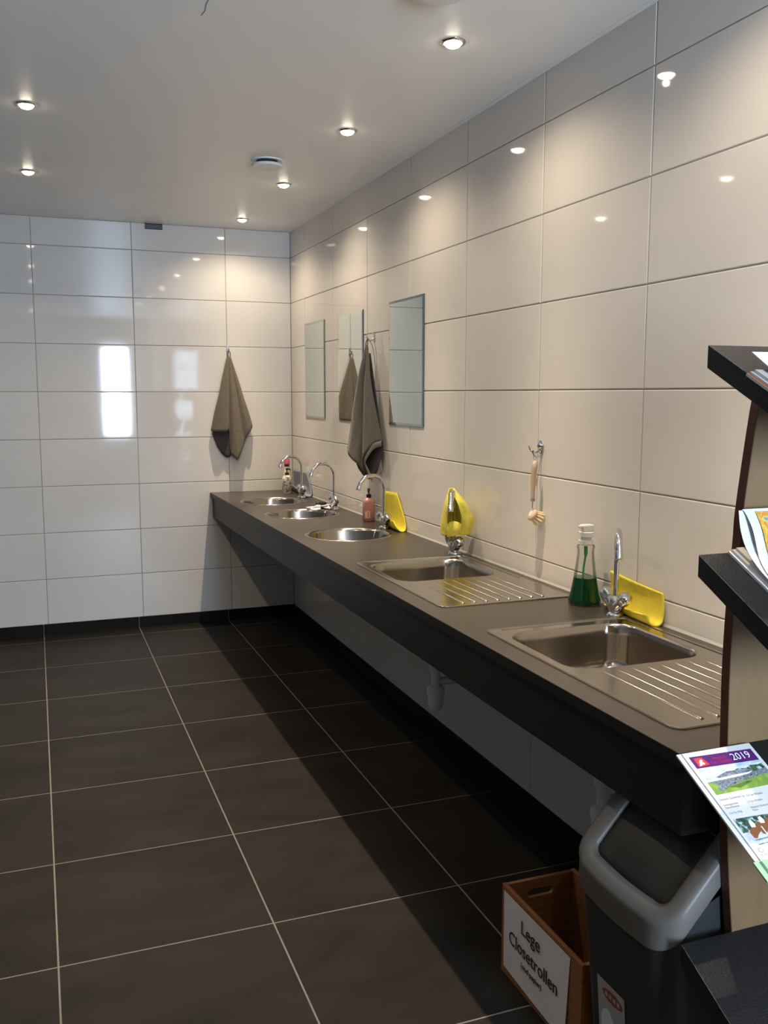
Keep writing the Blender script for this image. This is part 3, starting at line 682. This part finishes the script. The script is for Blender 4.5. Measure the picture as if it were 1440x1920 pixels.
# taller bottle with pink cap behind it
px, py = -0.070, -0.110
t = thing('cleaner_bottle', 'tall cream bottle with a pink cap behind the floral soap', 'bottle', (px, py, ZT))
MB().lathe([(0.022, 0.0004), (0.025, 0.004), (0.025, 0.120), (0.020, 0.150), (0.014, 0.175), (0.013, 0.180)], (px, py, ZT), 28).build('body', 'cream', t, smooth=True, angle=50)
MB().lathe([(0.0175, 0.0), (0.0175, 0.014)], (px, py, ZT + 0.172), 24).build('neck_ring', 'black_plastic', t, smooth=True, angle=50)
MB().lathe([(0.021, 0.0), (0.021, 0.016), (0.017, 0.034), (0.009, 0.046), (0.002, 0.049)], (px, py, ZT + 0.186), 24).build('cap', 'pink_cap', t, smooth=True, angle=50)
# green washing-up liquid
px, py = -0.058, -3.762
t = thing('detergent_bottle', 'clear conical pump bottle half full of green washing-up liquid', 'bottle', (px, py, ZT))
R_ = lambda z: 0.0515 - z / 0.165 * 0.0265 - 0.0020 * math.sin(min(z / 0.165, 1) * PI)
prof = [(0.044, 0.0006), (0.0505, 0.004), (0.0515, 0.014)] + [(R_(z) + 0.0006, z) for z in (0.03, 0.05, 0.07, 0.09, 0.11, 0.13, 0.15, 0.165)] + [(0.0262, 0.174), (0.0285, 0.181), (0.0278, 0.187), (0.0240, 0.191)]
MB().lathe(prof, (px, py, ZT), 40, cap1=False).build('clear_shell', 'bottle_clear', t, smooth=True, angle=60)
prof2 = [(0.042, 0.0012), (0.0494, 0.005), (0.0502, 0.014)] + [(R_(z) - 0.0008, z) for z in (0.03, 0.05, 0.07, 0.086)]
MB().lathe(prof2, (px, py, ZT), 40).build('green_liquid', 'green', t, smooth=True, angle=50)
MB().tube(catmull([(px - 0.012, py - 0.006, ZT + 0.084), (px - 0.006, py, ZT + 0.12), (px, py, ZT + 0.155), (px, py, ZT + 0.184)], 12), [0.0036] * 8 + [0.006] * 4, 10).build('dip_tube', 'green_tube', t, smooth=True)
MB().lathe([(0.0215, 0.0), (0.0235, 0.002), (0.0235, 0.014), (0.0165, 0.015), (0.0165, 0.024), (0.0235, 0.026), (0.0235, 0.040), (0.021, 0.042)], (px, py, ZT + 0.190), 32).build('pump_collar', 'frost', t, smooth=True, angle=40)
bev(MB().box(px - 0.018, px + 0.021, py - 0.014, py + 0.014, ZT + 0.231, ZT + 0.254).build('pump_head', 'frost', t), 0.005, 3)
MB().tube([(px - 0.012, py - 0.004, ZT + 0.2485), (px - 0.034, py - 0.006, ZT + 0.2485)], [0.006, 0.004], 10).build('nozzle', 'frost', t, smooth=True)

# ---------------------------------------------------------------- cloths
def folded_cloth(name, label, m, ya, yb, zt, shear, lip, grp=None):
    """a folded sponge cloth leaning on the wall; its bottom curls forward into a lip"""
    t = thing(name, label, 'cloth', (-0.03, (ya + yb) / 2, ZT), grp)
    ribs = []
    n_ = 6
    for k in range(n_):
        f_ = k / (n_ - 1); y = ya + (yb - ya) * f_
        h = zt[0] + (zt[1] - zt[0]) * f_; lp = lip[0] + (lip[1] - lip[0]) * f_
        s = lambda z: shear * (1 - (z - ZT) / (h - ZT)) * f_
        df = 0.35 + 0.65 * f_
        ribs.append([(-0.010 - 0.006 * math.sin(f_ * PI), y, h), (-0.007, y + s(ZT + .06), ZT + 0.06 + 0.01 * f_), (-0.010, y + s(ZT + .02), ZT + 0.020), (-0.014 - 0.010 * df, y + s(ZT), ZT + 0.0042), (-0.014 - 0.030 * df, y + s(ZT), ZT + 0.0055), (-0.014 - 0.044 * df, y + s(ZT + .01), ZT + 0.004 + lp * 0.35), (-0.014 - 0.050 * df, y + s(ZT + lp), ZT + lp)])
    cloth('sheet', ribs, m, t, n=30, sub=4, thick=0.0050)
    return t
folded_cloth('sponge_cloth', 'deep yellow folded cloth leaning on the wall behind the nearest tap', 'yellow', -3.832, -4.088, (1.006, 0.985), -0.006, (0.010, 0.038))
folded_cloth('sponge_cloth', 'yellow folded cloth leaning on the wall behind the third tap', 'yellow', -1.810, -2.010, (1.062, 1.066), -0.135, (0.018, 0.052))
folded_cloth('sponge_cloth', 'grey-blue folded cloth leaning in the far corner behind the first tap', 'bluegrey', -0.060, -0.385, (1.036, 1.044), -0.135, (0.05, 0.02))

t = thing('dish_cloth', 'pale yellow cloth draped over the swan neck of the fourth tap', 'cloth', (-0.07, -2.80, 1.0))
ribs = [
    [(-0.104, -2.822, 1.150), (-0.128, -2.868, 1.105), (-0.120, -2.850, 1.05), (-0.112, -2.836, 1.010), (-0.104, -2.815, 0.974)],
    [(-0.099, -2.818, 1.160), (-0.112, -2.812, 1.105), (-0.106, -2.782, 1.05), (-0.100, -2.760, 1.005), (-0.094, -2.752, 0.966)],
    [(-0.092, -2.806, 1.166), (-0.098, -2.780, 1.110), (-0.092, -2.742, 1.05), (-0.088, -2.722, 1.0), (-0.085, -2.712, 0.966)],
    [(-0.085, -2.802, 1.167), (-0.078, -2.772, 1.110), (-0.066, -2.742, 1.05), (-0.058, -2.728, 1.0), (-0.056, -2.730, 0.972)],
    [(-0.080, -2.808, 1.168), (-0.056, -2.790, 1.112), (-0.036, -2.778, 1.05), (-0.030, -2.772, 1.0), (-0.028, -2.770, 0.980)],
    [(-0.080, -2.820, 1.169), (-0.044, -2.826, 1.118), (-0.022, -2.836, 1.06), (-0.016, -2.836, 1.02), (-0.016, -2.826, 0.982)],
    [(-0.084, -2.832, 1.170), (-0.050, -2.862, 1.118), (-0.026, -2.874, 1.07), (-0.020, -2.880, 1.035), (-0.024, -2.866, 0.985)],
    [(-0.092, -2.840, 1.166), (-0.074, -2.892, 1.120), (-0.050, -2.896, 1.07), (-0.044, -2.892, 1.030), (-0.050, -2.862, 0.978)],
    [(-0.102, -2.842, 1.156), (-0.098, -2.896, 1.118), (-0.078, -2.888, 1.065), (-0.070, -2.872, 1.028), (-0.074, -2.842, 0.990)],
]
cloth('drape', ribs, 'yellow2', t, n=22, sub=5, thick=0.003, wrinkle=0.0035, seed=11)

cloth('front_fold', [[(-0.113, -2.838, 1.022), (-0.112, -2.836, 0.998), (-0.105, -2.818, 0.968)], [(-0.108, -2.850, 1.034), (-0.114, -2.852, 1.004), (-0.104, -2.838, 0.974)], [(-0.096, -2.862, 1.040), (-0.106, -2.872, 1.008), (-0.094, -2.852, 0.978)], [(-0.083, -2.870, 1.036), (-0.092, -2.880, 1.006), (-0.080, -2.856, 0.980)], [(-0.070, -2.874, 1.030), (-0.072, -2.872, 1.004), (-0.070, -2.850, 0.984)]], 'yellow2', t, n=10, sub=4, thick=0.003, wrinkle=0.001, seed=4)
t = thing('rag', 'crumpled white and blue rag lying around the middle tap', 'cloth', (-0.12, -1.14, ZT))
rnd = random.Random(4); ribs = []
for i in range(9):
    f_ = i / 8; r_ = []
    for j in range(7):
        g = j / 6
        x = -0.215 + 0.165 * f_ + 0.012 * math.sin(j * 1.9 + i); y = -1.040 - 0.045 * (1 - f_) - g * (0.105 + 0.05 * math.sin(i * 1.3)) + 0.01 * math.sin(i * 2.1)
        z = ZT + 0.006 + 0.017 * abs(math.sin(i * 1.7 + j * 1.3)) * (0.35 + f_ * 0.65) * (1 if 0 < j < 6 else 0.3)
        if math.hypot(x + 0.070, y + 1.173) < 0.045: y += 0.05
        r_.append((x, y, z))
    ribs.append(r_)
cloth('crumpled_sheet', ribs, 'rag', t, n=22, sub=4, thick=0.003, wrinkle=0.002, seed=9)
t = thing('scouring_pad', 'small black scouring pad beside the rag at the middle tap', 'sponge', (-0.10, -1.02, ZT))
L = [rrect(-0.135 + d, -0.070 - d, -1.040 + d, -1.000 - d, 0.012, ZT + z) for d, z in ((0.004, 0.001), (0, 0.006), (0, 0.022), (0.004, 0.027))]
MB().loops(L).build('pad', 'black_plastic', t, smooth=True, angle=50)

# ---------------------------------------------------------------- waste bin
t = thing('waste_bin', 'dark grey flip-top waste bin with lighter grey rim under the counter end', 'bin', (-0.45, -4.755, 0))
bx0, bx1, by0, by1 = -0.603, -0.300, -4.904, -4.580
TOP = lambda x: min(0.535 + (x + 0.61) * 1.10, 0.690)
L = []
for f_ in (0.0, 0.008, 0.25, 0.5, 0.75, 1.0):
    ins = 0.040 * (1 - f_) + (0.008 if f_ == 0 else 0)
    lp = rrect(bx0 + ins, bx1 - ins * .6, by0 + ins * .6, by1 - ins * .6, 0.055, 0, 8)
    L.append([(x, y, 0.0008 + f_ * (TOP(x) - 0.03)) for x, y, _ in lp])
MB().loops(L, True, True, True).build('body', 'bin_body', t, smooth=True, angle=60)
# U-shaped rim running up the sloping top
sl = math.atan(1.10); cs, sn = math.cos(sl), math.sin(sl)
def rimpt(s, y, h): return Vector((-0.608 + s * cs - h * sn, y, 0.545 + s * sn + h * cs))
path = []
yl, yr, rr = -4.586, -4.893, 0.060
for i in range(8): path.append((0.225 - 0.165 * i / 7, yl))
for i in range(1, 9): a = PI / 2 * i / 8; path.append((0.060 - 0.05 * math.sin(a), yl - rr * (1 - math.cos(a))))
for i in range(1, 10): path.append((0.010 - 0.004 * math.sin(PI * i / 10), yl - rr + (yr - yl + 2 * rr) * i / 10))
for i in range(0, 9): a = PI / 2 * i / 8; path.append((0.060 - 0.05 * math.cos(a), yr + rr * (1 - math.sin(a))))
for i in range(1, 8): path.append((0.060 + 0.165 * i / 7, yr))
Lr = []
for i, (s, y) in enumerate(path):
    p0 = path[max(i - 1, 0)]; p1 = path[min(i + 1, len(path) - 1)]
    tn = Vector((p1[0] - p0[0], p1[1] - p0[1])).normalized(); nm = Vector((tn.y, -tn.x))      # nm points outwards or inwards
    if nm.dot(Vector((0.12 - s, -4.755 - y))) > 0: nm = -nm
    row = []
    for o_, h, dz in ((0.013, -0.004, -0.052), (0.016, -0.004, -0.046), (0.016, -0.006, 0), (0.013, 0.001, 0), (0.004, 0.004, 0), (-0.018, 0.003, 0), (-0.027, 0.0, 0), (-0.030, -0.006, 0), (-0.030, -0.024, 0)):
        row.append(rimpt(s + nm.x * o_, y + nm.y * o_, h) + Vector((0, 0, dz)))
    Lr.append(row)
MB().loops(Lr, True, True, True).build('rim', 'bin_rim', t, smooth=True, angle=60)
fl = []
for i in range(9):
    s = 0.028 + 0.205 * i / 8; row = []
    for j in range(11):
        g = j / 10; y = yl - 0.020 + (yr - yl + 0.040) * g
        row.append(rimpt(s, y, -0.014 + 0.012 * math.sin(PI * g) * math.sin(PI * i / 8)))
    fl.append(row)
o = MB().loops(fl, False, False, False).build('flap', 'bin_flap', t, smooth=True)
s_ = o.modifiers.new('solid', 'SOLIDIFY'); s_.thickness = 0.006; s_.offset = 0
MB().box(-0.462, -0.304, by0 + .012, by1 - .012, 0.640, 0.700).build('lid_back', 'bin_body', t, bevel=0.012)
# sticker on the front face
def bf(z): return -0.603 + 0.040 * (1 - z / 0.505) - 0.0018      # front face of the body at height z
def stick(name, y0, y1, z0, z1, m, off=0.0):
    return MB().add([(bf(z0) - off, y0, z0), (bf(z0) - off, y1, z0), (bf(z1) - off, y1, z1), (bf(z1) - off, y0, z1)], [(0, 1, 2, 3), (3, 2, 1, 0)]).build(name, m, t)
st = stick('sticker', -4.665, -4.762, 0.13, 0.318, 'paper_warm')
st['label'] = 'white product sticker with a red-brown oval'
ov = [(-4.720 + 0.036 * math.cos(a), 0.292 + 0.014 * math.sin(a)) for a in [2 * PI * k / 24 for k in range(24)]]
MB().add([(bf(z) - 0.0006, y, z) for y, z in ov], [tuple(range(24))]).build('sticker_oval', 'sticker_red', t)
for k in range(4): stick('sticker_letter', -4.694 - k * .014, -4.703 - k * .014, 0.287, 0.297, 'paper_warm', 0.0010)
ov = [(-4.700 + 0.026 * math.cos(a), 0.214 + 0.042 * math.sin(a)) for a in [2 * PI * k / 24 for k in range(24)]]
MB().add([(bf(z) - 0.0006, y, z) for y, z in ov], [tuple(range(24))]).build('sticker_picture', 'ink_pale', t)
stick('sticker_print', -4.672, -4.755, 0.150, 0.168, 'ink', 0.0006)

# ---------------------------------------------------------------- crate for empty rolls
t = thing('crate', 'orange-brown wooden crate with a paper notice, beside the bin', 'crate', (-0.435, -4.35, 0))
cx0, cx1, cy0, cy1, ch, tk = -0.548, -0.325, -4.545, -4.158, 0.250, 0.011
bev(MB().box(cx0, cx0 + tk, cy0, cy1, 0.001, ch).build('side_panel', 'crate', t), 0.0015)
bev(MB().box(cx1 - tk, cx1, cy0, cy1, 0.001, ch).build('side_panel', 'crate', t), 0.0015)
MB().box(cx0 + tk, cx1 - tk, cy0 + tk, cy1 - tk, 0.001, 0.010).build('bottom', 'crate', t)
xm = (cx0 + cx1) / 2
for yy, nm in ((cy1 - tk, 'end_panel'), (cy0, 'end_panel')):
    ep = plate(nm, [(cx0 + tk, 0.001, 0), (cx1 - tk, 0.001, 0), (cx1 - tk, ch - .002, 0), (cx0 + tk, ch - .002, 0)], [rrect(xm - 0.040, xm + 0.040, 0.196, 0.220, 0.011, 0)[::-1]], -tk / 2, tk / 2, 'crate', t)
    ep.data.transform(Matrix.Translation((0, yy + tk / 2, 0)) @ Matrix.Rotation(PI / 2, 4, 'X'))
# the notice, taped on the outer side
pn = thing('paper_notice', 'white paper notice with black lettering taped to the crate side', 'notice', (cx0, -4.335, 0.13))
xo = cx0 - 0.0012
MB().loops([catmull([(x, -4.172, 0.236), (x - .0005, -4.33, 0.238), (x, -4.497, 0.240)], 8) + catmull([(x - 0.004, -4.486, 0.020), (x - 0.002, -4.33, 0.020), (x, -4.175, 0.024)], 8) for x in (xo, xo - 0.0006)]).build('sheet', 'paper_warm', pn)
mN = lambda y, z: Matrix.Translation((xo - 0.0042, y, z)) @ Matrix(((0, 0, -1, 0), (-1, 0, 0, 0), (0, 1, 0, 0), (0, 0, 0, 1)))
text('lettering', 'Lege', 'ink', pn, mN(-4.318, 0.172), 0.052, 'CENTER', depth=0.0004)
text('lettering', 'Closetrollen', 'ink', pn, mN(-4.330, 0.112), 0.052, 'CENTER', depth=0.0004, xs=0.93)
text('lettering', '(oud papier)', 'ink', pn, mN(-4.325, 0.080), 0.021, 'CENTER', depth=0.0004)

# ---------------------------------------------------------------- brochure rack
TH = math.radians(27)
YB = -4.930
ES = Vector((0, -math.cos(TH), -math.sin(TH))); EN = Vector((0, -math.sin(TH), math.cos(TH)))
def sp(x, s, h, z0): return Vector((x, YB, z0)) + ES * s + EN * h
rk = thing('brochure_rack', 'black brochure rack with four slanted shelves on a beige back panel', 'rack', (-0.30, -4.95, 0))
edge = [(-0.477, 1.527), (-0.499, 1.350), (-0.502, 1.286), (-0.510, 1.161), (-0.511, 1.003), (-0.501, 0.768), (-0.478, 0.552)]
prof = [(-0.460, 1.600)] + edge + [(-0.452, 0.40), (-0.42, 0.20), (-0.40, 0.02)]
prof = [(p.x, p.z) for p in catmull([(x, 0, z) for x, z in prof], 40)]
yp0, yp1 = -4.930, -4.912
L = []
for x, z in prof: L.append([(x, yp0, z), (-0.10, yp0, z), (-0.10, yp1, z), (x, yp1, z)])
MB().loops(L).build('back_panel', 'rack_panel', rk)
L = []
for x, z in prof: L.append([(x - 0.0015, yp0 - 0.0012, z), (x + 0.0005, yp0 - 0.0012, z), (x + 0.0005, yp1 + 0.001, z), (x - 0.0015, yp1 + 0.001, z)])
MB().loops(L).build('edge_band', 'rack_band', rk)
bev(MB().box(-0.54, -0.04, -5.08, -4.905, 0.0008, 0.030).build('foot', 'rack', rk), 0.002)
SH = [1.632, 1.271, 0.912, 0.541]
for z0 in SH:
    xa, xb, dp, th_ = -0.592, -0.020, 0.27, 0.034
    P = [[sp(x, 0, 0, z0), sp(x, dp, 0, z0), sp(x, dp, -th_, z0), Vector((x, YB, z0 - th_ / math.cos(TH)))] for x in (xa, xb)]   # back edge cut plumb
    sh = MB().loops(P).build('shelf', 'rack', rk)
    MB().tube([sp(xa, 0.001, -0.0003, z0), sp(xa, dp, -0.0003, z0)], 0.0007, 6).build('chipped_edge', 'rack_edge', sh)
    P = [[sp(x, dp, -th_, z0), sp(x, dp + 0.014, -th_, z0), sp(x, dp + 0.014, 0.022, z0), sp(x, dp, 0.022, z0)] for x in (xa, xb)]
    MB().loops(P).build('front_lip', 'rack', rk)

def booklet(parent, name, x0, x1, s0, s1, h0, h1, z0, m, skew=0.0, bend=None):
    """paper block lying on shelf z0 from slope s0 to s1, h0..h1 above it"""
    n_ = 8; L = []
    for i in range(n_ + 1):
        s = s0 + (s1 - s0) * i / n_; b = bend(i / n_) if bend else 0.0; k = skew * i / n_
        L.append([sp(x0 + k, s, h0 + b, z0), sp(x1 + k, s, h0 + b, z0), sp(x1 + k, s, h1 + b, z0), sp(x0 + k, s, h1 + b, z0)])
    return MB().loops(L).build(name, m, parent)
def decal(parent, name, pts, h, z0, m):
    P = [sp(x, s, h, z0) for x, s in pts]; n_ = len(P)
    return MB().add(P, [tuple(range(n_ - 1, -1, -1))]).build(name, m, parent)
def stext(parent, body, x, s, size, h, z0, m, align='LEFT', xs=1.0):
    o = sp(x, s, h, z0)
    mt = Matrix(((1, 0, 0, o.x), (0, -ES.y, EN.y, o.y), (0, -ES.z, EN.z, o.z), (0, 0, 0, 1)))
    return text('lettering', body, m, parent, mt, size, align, depth=0.00005, xs=xs)

z3 = SH[2]
b0 = thing('brochure', 'white brochure lying directly under the 2019 equestrian programme', 'brochure', sp(-0.54, .1, 0, z3))
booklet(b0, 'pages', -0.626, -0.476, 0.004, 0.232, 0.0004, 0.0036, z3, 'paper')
b1 = thing('brochure', '2019 programme brochure with purple banner, red emblem and crowd photo', 'brochure', sp(-0.54, .1, 0.006, z3))
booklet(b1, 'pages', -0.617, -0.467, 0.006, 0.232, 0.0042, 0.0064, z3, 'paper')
H = 0.0067
decal(b1, 'banner', [(-0.609, 0.016), (-0.474, 0.019), (-0.474, 0.045), (-0.609, 0.042)], H, z3, 'purple')
decal(b1, 'emblem', [(-0.602, 0.0205), (-0.585, 0.0205), (-0.578, 0.0375), (-0.602, 0.0395)], H + .0002, z3, 'red')
decal(b1, 'emblem_horse', [(-0.600, 0.0375), (-0.5965, 0.0335), (-0.5965, 0.030), (-0.592, 0.0255), (-0.5885, 0.0245), (-0.5865, 0.0275), (-0.5895, 0.0295), (-0.5865, 0.033), (-0.588, 0.0365), (-0.592, 0.0350), (-0.595, 0.0375)], H + .0004, z3, 'white_ink')
stext(b1, '2019', -0.5265, 0.0375, 0.0215, H + .0003, z3, 'white_ink', xs=0.98)
stext(b1, 'Hippisch', -0.5655, 0.0295, 0.0095, H + .0003, z3, 'crimson', xs=0.95)
stext(b1, 'De Wolden', -0.5725, 0.0385, 0.0095, H + .0003, z3, 'crimson', xs=0.95)
decal(b1, 'photo_sky', [(-0.609, 0.042), (-0.474, 0.045), (-0.474, 0.070), (-0.609, 0.073)], H, z3, 'photo_sky')
decal(b1, 'photo_grass', [(-0.609, 0.073), (-0.474, 0.068), (-0.474, 0.098), (-0.609, 0.100)], H, z3, 'photo_grass')
decal(b1, 'photo_treeline', [(-0.545, 0.060), (-0.53, 0.0545), (-0.515, 0.058), (-0.50, 0.0525), (-0.485, 0.0545), (-0.474, 0.052), (-0.474, 0.072), (-0.545, 0.072)], H + .0002, z3, 'photo_trees')
decal(b1, 'photo_grandstand', [(-0.585, 0.0655), (-0.558, 0.0575), (-0.515, 0.0585), (-0.505, 0.0615), (-0.505, 0.066), (-0.580, 0.0685)], H + .0003, z3, 'photo_roof')
decal(b1, 'photo_stand_front', [(-0.582, 0.0685), (-0.505, 0.066), (-0.520, 0.0705), (-0.575, 0.0725)], H + .0004, z3, 'white_ink')
decal(b1, 'photo_crowd', [(-0.605, 0.074), (-0.570, 0.0735), (-0.520, 0.0700), (-0.474, 0.0620), (-0.474, 0.0740), (-0.520, 0.0790), (-0.552, 0.0840), (-0.575, 0.0880), (-0.590, 0.0960), (-0.600, 0.0900), (-0.590, 0.0830)], H + .0005, z3, 'photo_crowd')
decal(b1, 'photo_shade', [(-0.575, 0.0895), (-0.540, 0.0835), (-0.520, 0.0845), (-0.552, 0.0945)], H + .0003, z3, 'photo_shade')
for body, x, s, sz in (('Outdoor Zuidwolde', -0.612, 0.1125, 0.0062), ('18', -0.5645, 0.1135, 0.0062), ('CH de Wolden', -0.555, 0.1135, 0.0062), ('Samengestelde', -0.611, 0.1235, 0.0058), ('Nieuwehorne', -0.611, 0.1290, 0.0058), ('CH de Wolden', -0.563, 0.1255, 0.0058), ('CH De Wijk', -0.611, 0.1405, 0.0058), ('Hippisch Ruinerwold', -0.564, 0.1370, 0.0058), ('Pesse', -0.564, 0.1425, 0.0058)):
    stext(b1, body, x, s, sz, H, z3, 'ink_grey', xs=0.9)
for x0, x1, s in ((-0.605, -0.585, 0.1165), (-0.555, -0.53, 0.1175), (-0.603, -0.588, 0.1325), (-0.560, -0.535, 0.1295), (-0.603, -0.585, 0.144), (-0.558, -0.53, 0.1465)):
    decal(b1, 'small_print', [(x0, s), (x1, s), (x1, s + .0012), (x0, s + .0012)], H, z3, 'ink_pale')
decal(b1, 'photo_woods', [(-0.612, 0.150), (-0.480, 0.154), (-0.480, 0.182), (-0.612, 0.178)], H, z3, 'photo_trees')
decal(b1, 'photo_arena', [(-0.612, 0.178), (-0.480, 0.182), (-0.480, 0.204), (-0.612, 0.204)], H, z3, 'photo_sand')
for (dx, ds) in ((0.0, 0.0), (0.022, -0.004)):
    decal(b1, 'photo_horse', [(-0.600 + dx, 0.180 + ds), (-0.596 + dx, 0.174 + ds), (-0.588 + dx, 0.170 + ds), (-0.578 + dx, 0.168 + ds), (-0.573 + dx, 0.162 + ds), (-0.567 + dx, 0.165 + ds), (-0.571 + dx, 0.172 + ds), (-0.576 + dx, 0.180 + ds), (-0.584 + dx, 0.184 + ds), (-0.594 + dx, 0.192 + ds), (-0.599 + dx, 0.190 + ds)], H + .0002 + dx * .01, z3, 'print_brown')
    decal(b1, 'photo_rider', [(-0.590 + dx, 0.171 + ds), (-0.588 + dx, 0.160 + ds), (-0.582 + dx, 0.158 + ds), (-0.579 + dx, 0.166 + ds), (-0.582 + dx, 0.172 + ds)], H + .0004 + dx * .01, z3, 'white_ink')
for x in (-0.572, -0.548): decal(b1, 'photo_pole', [(x, 0.172), (x + .002, 0.172), (x + .002, 0.204), (x, 0.204)], H + .0005, z3, 'white_ink')
for s in (0.190, 0.198): decal(b1, 'photo_fence', [(-0.600, s + .004), (-0.500, s), (-0.500, s + .0018), (-0.600, s + .006)], H + .0006, z3, 'photo_roof')
ring = [(-0.604 + .0045 * math.cos(a), 0.2125 + .0045 * math.sin(a)) for a in [2 * PI * k / 20 for k in range(20)]]
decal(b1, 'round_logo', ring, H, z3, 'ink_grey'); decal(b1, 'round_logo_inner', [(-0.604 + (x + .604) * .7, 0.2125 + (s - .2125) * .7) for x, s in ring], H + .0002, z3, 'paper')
stext(b1, 'DE WOLDEN', -0.613, 0.2235, 0.0068, H, z3, 'ink_grey', xs=0.95)
b2 = thing('booklet', 'pale green booklet lying across the foot of the 2019 brochure', 'booklet', sp(-0.56, .25, 0.008, z3))
booklet(b2, 'pages', -0.636, -0.490, 0.232, 0.268, 0.0072, 0.0105, z3, 'green_cover')
decal(b2, 'cover_stripe', [(-0.626, 0.2335), (-0.620, 0.2335), (-0.620, 0.267), (-0.626, 0.267)], 0.0108, z3, 'green_dark')

z2 = SH[1]
for k, (x, h, lbl) in enumerate(((-0.531, 0.0005, 'bottom magazine of the pile on the middle rack shelf'), (-0.527, 0.0052, 'second magazine from the bottom of the pile on the middle rack shelf'), (-0.521, 0.0100, 'top flat magazine of the pile on the middle rack shelf, under the curling brochure'))):
    mg = thing('magazine', lbl, 'magazine', sp(x + .08, .1, h, z2), 'magazines on the middle shelf')
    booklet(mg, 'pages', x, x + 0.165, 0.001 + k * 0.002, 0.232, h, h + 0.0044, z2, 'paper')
    booklet(mg, 'cover', x + 0.0005, x + 0.165, 0.0015 + k * 0.002, 0.232, h + 0.0044, h + 0.0047, z2, 'paper_warm')
    if k == 2: decal(mg, 'cover_print', [(x + 0.022, 0.012), (x + 0.15, 0.012), (x + 0.15, 0.20), (x + 0.022, 0.20)], h + 0.0049, z2, 'photo_crowd')
# brochure curling upright, with a picture of an autumn tree
cb = thing('brochure', 'white brochure with autumn tree picture curling up on the middle shelf', 'brochure', sp(-0.45, .06, 0.03, z2))
def curl(x, f_, off):
    """f_ 0 at the raised top, 1 where it lies on the pile"""
    a = catmull([(0, -0.017, 0.078), (0, 0.004, 0.052), (0, 0.034, 0.031), (0, 0.080, 0.0190), (0, 0.150, 0.0165), (0, 0.226, 0.0165)], 30)
    i = min(f_, 1) * 29; k = min(int(i), 28); p = a[k].lerp(a[k + 1], i - k)
    return sp(x, p.y, p.z + off, z2)
for nm, off, dx in (('back_cover', 0.0, 0.0), ('front_cover', 0.0022, 0.006)):
    L = []
    for i in range(25):
        f_ = i / 24; lift = 0.010 * math.sin(PI * min(f_ * 2.0, 1)) if nm == 'front_cover' else 0
        xa = -0.528 + dx + (0.012 if nm == 'front_cover' else 0) * math.sin(PI * min(f_ * 1.6, 1))
        L.append([curl(xa, f_, off + lift), curl(-0.365, f_, off), curl(-0.365, f_, off + .0006), curl(xa, f_, off + .0006 + lift)])
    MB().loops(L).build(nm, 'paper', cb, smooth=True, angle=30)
L = []
for i in range(19):
    f_ = 0.07 + 0.75 * i / 18; lift = 0.010 * math.sin(PI * min(f_ * 2.0, 1))
    L.append([curl(-0.500 + 0.010 * math.sin(PI * min(f_ * 1.6, 1)), f_, 0.0042 + lift), curl(-0.375, f_, 0.0042)])
MB().loops(L[:11], False, False, False).build('cover_picture', 'photo_autumn', cb, smooth=True)
MB().loops(L[10:], False, False, False).build('cover_lawn', 'photo_lawn', cb, smooth=True)

z1_ = SH[0]
for k, (x, h, lbl) in enumerate(((-0.604, 0.0005, 'bottom booklet of the pile on the top rack shelf'), (-0.600, 0.0048, 'middle booklet of the pile on the top rack shelf'), (-0.594, 0.0090, 'upper booklet of the pile on the top rack shelf'))):
    mg = thing('booklet', lbl, 'booklet', sp(x + .08, .18, h, z1_), 'booklets on the top shelf')
    booklet(mg, 'pages', x, x + 0.15, 0.118 + k * .002, 0.266, h, h + 0.0036, z1_, 'paper_warm')
    booklet(mg, 'cover', x, x + 0.15, 0.1175 + k * .002, 0.266, h + 0.0036, h + 0.0040, z1_, 'ink_grey' if k else 'print_brown')
fl_ = thing('leaflet', 'white leaflet with curling edge on top of the upper rack shelf pile', 'leaflet', sp(-0.50, .16, 0.02, z1_))
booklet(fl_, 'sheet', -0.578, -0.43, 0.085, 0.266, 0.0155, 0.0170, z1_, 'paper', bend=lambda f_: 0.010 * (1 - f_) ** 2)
